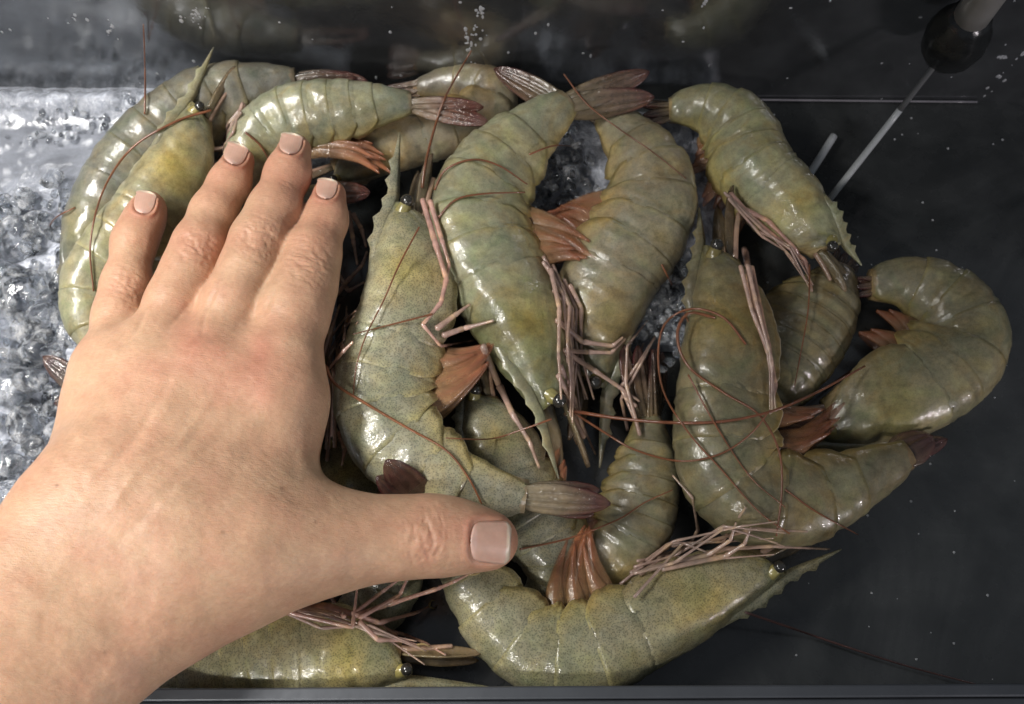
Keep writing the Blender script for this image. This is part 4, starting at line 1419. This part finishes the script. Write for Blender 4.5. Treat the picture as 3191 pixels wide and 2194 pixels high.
def ice_sheet(name, x0_, x1_, y0_, y1_, hfun, step=.0014, rough=None):
    xs = np.arange(x0_, x1_, step)
    ys = np.arange(y0_, y1_, step)
    X, Y = np.meshgrid(xs, ys, indexing='ij')
    H = hfun(X, Y)
    top = np.stack([X, Y, H], -1)
    bot = np.stack([X, Y, np.full_like(H, .0010)], -1)
    m = MB()
    k = np.ones(X.shape) if rough is None else rough(X, Y)
    m.grid_solid(top, bot, np.repeat(k[..., None], 3, -1))
    o = m.build(name, M_ICE, origin=(x0_, y0_, 0))
    tag(o, kind='stuff')
    return o


def lump_field(X, Y, seed, n, rmin, rmax, box):
    g = np.random.default_rng(seed)
    H = np.zeros_like(X)
    for _ in range(n):
        cx, cy = g.uniform(box[0], box[1]), g.uniform(box[2], box[3])
        r_ = g.uniform(rmin, rmax)
        ex = g.uniform(.7, 1.4)
        an = g.uniform(0, 3.14)
        dx, dy = X - cx, Y - cy
        u_ = (dx * math.cos(an) + dy * math.sin(an)) * ex
        v_ = (-dx * math.sin(an) + dy * math.cos(an)) / ex
        d_ = np.sqrt(u_ ** 2 + v_ ** 2) / r_
        top_ = r_ * .75 * np.clip(1 - d_ ** 3, 0, None) ** .5 + g.uniform(-.002, .002)
        H = np.maximum(H, np.where(d_ < 1, top_, 0))
    return H


bx = (at(-420, 800, 0)[0], at(760, 800, 0)[0], at(0, 1750, 0)[1], WALLY(-.2) + .0012)


def h_left(X, Y):
    d = np.stack([X, Y, np.full_like(X, .004)], -1)
    p = project(d)
    lump = lump_field(X, Y, 21, 1200, .003, .009, bx)
    rough_zone = np.clip((p[..., 1] - 430 + .3 * p[..., 0]) / 130, 0, 1)
    flat_ = .004 + .0012 * noise2(X * 60, Y * 60, 31, 4) + .0012 * np.clip(noise2(X * 300, Y * 300, 33, 2), 0, 1)
    H = flat_ * (1 - rough_zone) + (.0035 + lump * .9 + .001 * noise2(X * 500, Y * 500, 9, 2)) * rough_zone
    back = np.exp(-((p[..., 1] - 235) / 28) ** 2) * np.clip((480 - p[..., 0]) / 200, 0, 1)
    H = H + back * (.003 + .8 * lump_field(X, Y, 5, 700, .002, .005, (bx[0], bx[1], WALLY(-.2) - .03, WALLY(-.2))))
    edge = np.clip((bx[1] - X) / .05, 0, 1)
    return np.maximum(H * edge, .0012)


def k_left(X, Y):
    p = project(np.stack([X, Y, np.full_like(X, .004)], -1))
    k = np.clip((p[..., 1] - 400 + .25 * p[..., 0] + 90 * noise2(X * 90, Y * 90, 44, 3)) / 90, 0, 1)
    return np.maximum(k, np.exp(-((p[..., 1] - 232) / 34) ** 2) * .9)


ice_sheet('crushed_ice', bx[0], bx[1], bx[2], bx[3], h_left, rough=k_left)
q0, q1 = at(1180, 420, 1), at(1660, 420, 1)
mbx = (q0[0], q1[0], at(1400, 800, 0)[1], at(1400, 250, 0)[1])


def h_mid(X, Y):
    lump = lump_field(X, Y, 77, 420, .003, .008, mbx)
    e = np.minimum(np.minimum(X - mbx[0], mbx[1] - X), np.minimum(Y - mbx[2], mbx[3] - Y))
    return np.maximum((.006 + lump + .001 * noise2(X * 500, Y * 500, 9, 2)) * np.clip(e / .012, 0, 1), .0012)


ice_sheet('crushed_ice', *mbx, h_mid)


def lump_mesh(seed):
    g = np.random.default_rng(seed)
    bm = bmesh.new()
    bmesh.ops.create_icosphere(bm, subdivisions=4, radius=1.0)
    V = np.array([v.co[:] for v in bm.verts])
    Rr = np.ones(len(V))
    for _ in range(9):
        n_ = norm(g.normal(size=3))
        d_ = g.uniform(.62, .92)
        dot = V @ n_
        lim = np.where(dot > 1e-3, d_ / np.maximum(dot, 1e-3), 9)
        Rr = -np.log(np.exp(-9 * Rr) + np.exp(-9 * lim)) / 9 * 1.0 if False else np.minimum(Rr, lim + .02 * g.random(len(V)) * 0)
    Rr = Rr + .05 * noise2(V[:, 0] * 3 + 9, V[:, 1] * 3 + V[:, 2] * 2 + 5, seed, 3)
    V = V * Rr[:, None] * np.array([1.15, .95, .75]) * .008
    for v, co in zip(bm.verts, V):
        v.co = co
    for f in bm.faces:
        f.smooth = True
    me = bpy.data.meshes.new('ice_lump')
    bm.to_mesh(me)
    bm.free()
    me.materials.append(M_LUMP)
    return me


LM = [lump_mesh(100 + i) for i in range(6)]
gi = random.Random(5)
lumps = []
for px, py, rpx in ((55, 660, 62), (10, 760, 70), (95, 790, 48), (35, 540, 55), (130, 640, 34), (118, 405, 26), (150, 590, 30), (20, 870, 60), (95, 720, 40), (150, 720, 26),
                    (60, 960, 46), (25, 1040, 40), (70, 860, 34), (160, 760, 30), (90, 510, 36), (140, 530, 26), (5, 620, 40), (20, 1120, 36), (75, 1010, 28), (130, 900, 24)):
    lumps.append((px, py, rpx, 1.25, 'clear ice lump in the bed of crushed ice left of the prawns', 'ice lumps left of the prawns'))
for px, py, rpx in ((1240, 400, 46), (1300, 380, 44), (1270, 460, 40), (1310, 430, 30), (1260, 530, 34), (1225, 450, 30), (1290, 350, 34)):
    lumps.append((px, py, rpx, 1.1, 'grey ice lump in the gap inside the curled prawn', 'ice lumps in the centre gap'))
for px, py, rpx in ((1545, 535, 50), (1500, 610, 52), (1470, 680, 52), (1530, 680, 46), (1560, 600, 40), (1450, 740, 40), (1520, 750, 40)):
    lumps.append((px, py, rpx, 1.3, 'grey ice lump in the hollow left of the upright prawn on the right', 'ice lumps in the right hollow'))
for px, py, rpx, z, lab, grp in lumps:
    o = bpy.data.objects.new('ice_lump', gi.choice(LM))
    COL.objects.link(o)
    p = at(px, py, z)
    s = rpx * pxsize(p)
    o.location = p
    o.scale = (s / .008,) * 3
    o.rotation_euler = (gi.uniform(-.5, .5), gi.uniform(-.5, .5), gi.uniform(0, 6.28))
    tag(o, lab, 'ice', grp)

chips = MB()
gc = np.random.default_rng(91)
_b = bmesh.new()
bmesh.ops.create_icosphere(_b, subdivisions=2, radius=1.0)
ICO_V = np.array([v.co[:] for v in _b.verts])
ICO_F = [tuple(v.index for v in f.verts) for f in _b.faces]
_b.free()


def chip(px, py, zc, r_):
    V = ICO_V.copy()
    R_ = np.ones(len(V))
    for _ in range(7):
        n_ = norm(gc.normal(size=3))
        dd = V @ n_
        R_ = np.minimum(R_, np.where(dd > 1e-3, gc.uniform(.5, .9) / np.maximum(dd, 1e-3), 9))
    V = V * R_[:, None] * gc.uniform(.6, 1.3, 3) * r_
    chips.add(V + at(px, py, zc), ICO_F)


for _ in range(640):
    x, y = gc.uniform(-160, 250), gc.uniform(440, 1250)
    if x > 250 - (y - 440) * .3 + (y > 800) * (y - 800) * .1 and y < 800:
        continue
    chip(x, y, gc.uniform(.5, 1.3), gc.uniform(.0012, .0042))
for _ in range(150):
    chip(gc.uniform(0, 420), 214 + abs(gc.normal()) * 45, gc.uniform(.4, .8), gc.uniform(.0007, .0022))
for _ in range(120):
    chip(gc.normal(1268, 40), gc.normal(430, 65), gc.uniform(1.2, 1.7), gc.uniform(.001, .003))
    chip(gc.normal(1505, 35), gc.normal(640, 70), gc.uniform(1.3, 1.9), gc.uniform(.001, .003))
tag(chips.build('ice_chips', M_LUMP, smooth=False), kind='stuff')

# ------------------------------------------------------------------ probe, rod and drops
probe = thing('probe', 'steel tube with black rubber bulb and long thin white rod, upper right', 'probe', tuple(at(1872, 462, .3)))
a, bq = at(1872, 462, 0.35), at(2165, 90, 0)
d0 = ray(2165, 90)
t = (WALLY(.2) - .016 - CAMPOS[1]) / d0[1]
bq = CAMPOS + d0 * t
d1 = ray(2250, -30)
t = (WALLY(.2) - .020 - CAMPOS[1]) / d1[1]
cq = CAMPOS + d1 * t
m = MB()
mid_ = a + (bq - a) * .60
m.tube(np.linspace(a, mid_, 8), np.linspace(.0014, .0013, 8), 10)
m.build('rod', M_WHITE, probe)
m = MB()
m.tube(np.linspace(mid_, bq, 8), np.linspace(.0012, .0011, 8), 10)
m.build('rod_upper_shade', M_ROD_SHADE, probe)  # same rod continued, its dimness painted as a darker colour
m = MB()
ax = norm(cq - bq)
prof = [(-.016, .004), (-.013, .007), (-.006, .0105), (.002, .0115), (.008, .0105), (.012, .008), (.016, .0075)]
m.tube([bq + ax * p for p, _ in prof], [r for _, r in prof], 20)
m.build('rubber_bulb', M_RUBBER, probe)
m = MB()
m.tube(np.linspace(bq + ax * .0155, cq + ax * .03, 6), .0062, 20)
m.build('steel_tube', M_STEEL, probe)

rod = thing('short_rod', 'short white rod with a clear cap lying on the tray beside the long rod', 'rod', tuple(at(1828, 412, .3)))
m = MB()
e0, e1 = at(1890, 308, .35), at(1832, 400, .35)
m.tube(np.linspace(e0, e1, 8), .0016, 10)
m.build('rod', M_WHITE, rod)
m = MB()
e2 = at(1826, 414, .35)
m.tube(np.linspace(e1 + (e2 - e1) * .05, e2, 5), [.0021, .0022, .0021, .0020, .0016], 12)
m.build('clear_cap', M_LUMP, rod)

M_DROP, nt, b = new_mat('water_drop')
b.inputs['Base Color'].default_value = (.9, .92, .95, 1)
b.inputs['Roughness'].default_value = .05
b.inputs['Coat Weight'].default_value = 1
b.inputs['Transmission Weight'].default_value = .55  # milky body stands in for lamp glints on clear drops
b.inputs['IOR'].default_value = 1.33
m = MB()
gd = np.random.default_rng(3)


def drop(px, py, r_):
    d = ray(px, py)
    p = CAMPOS + d * (-CAMPOS[2] / d[2])
    if p[1] > WALLY(p[0]):
        t_ = (WALLY(p[0]) - CAMPOS[1]) / d[1]
        p = CAMPOS + d * t_
        m.ball(p + np.array([0, -r_ * .05, 0]), r_, 10, 7, (gd.uniform(.6, 1.2), .25, gd.uniform(.5, 2.2)))
    else:
        m.ball(p + np.array([0, 0, r_ * .2]), r_, 10, 7, (1, 1, .55))


for _ in range(80):
    drop(gd.uniform(1700, 2321), gd.uniform(0, 1540), gd.uniform(.0002, .0006))
for _ in range(30):
    drop(gd.uniform(0, 1700), gd.uniform(0, 190), gd.uniform(.0003, .0009))
for cx, cy, n_, sp in ((230, 60, 8, 25), (170, 45, 10, 18), (440, 25, 14, 28), (450, 50, 10, 20), (1090, 25, 12, 16), (1075, 70, 14, 18), (1065, 100, 10, 14), (1595, 10, 5, 8), (10, 65, 6, 12), (250, 70, 6, 20), (2130, 60, 5, 40), (2290, 120, 8, 30), (2260, 170, 6, 30)):
    for _ in range(n_):
        drop(cx + gd.normal() * sp * .6, cy + gd.normal() * sp * .6, gd.uniform(.0003, .0010))
tag(m.build('water_drops', M_DROP), kind='stuff')
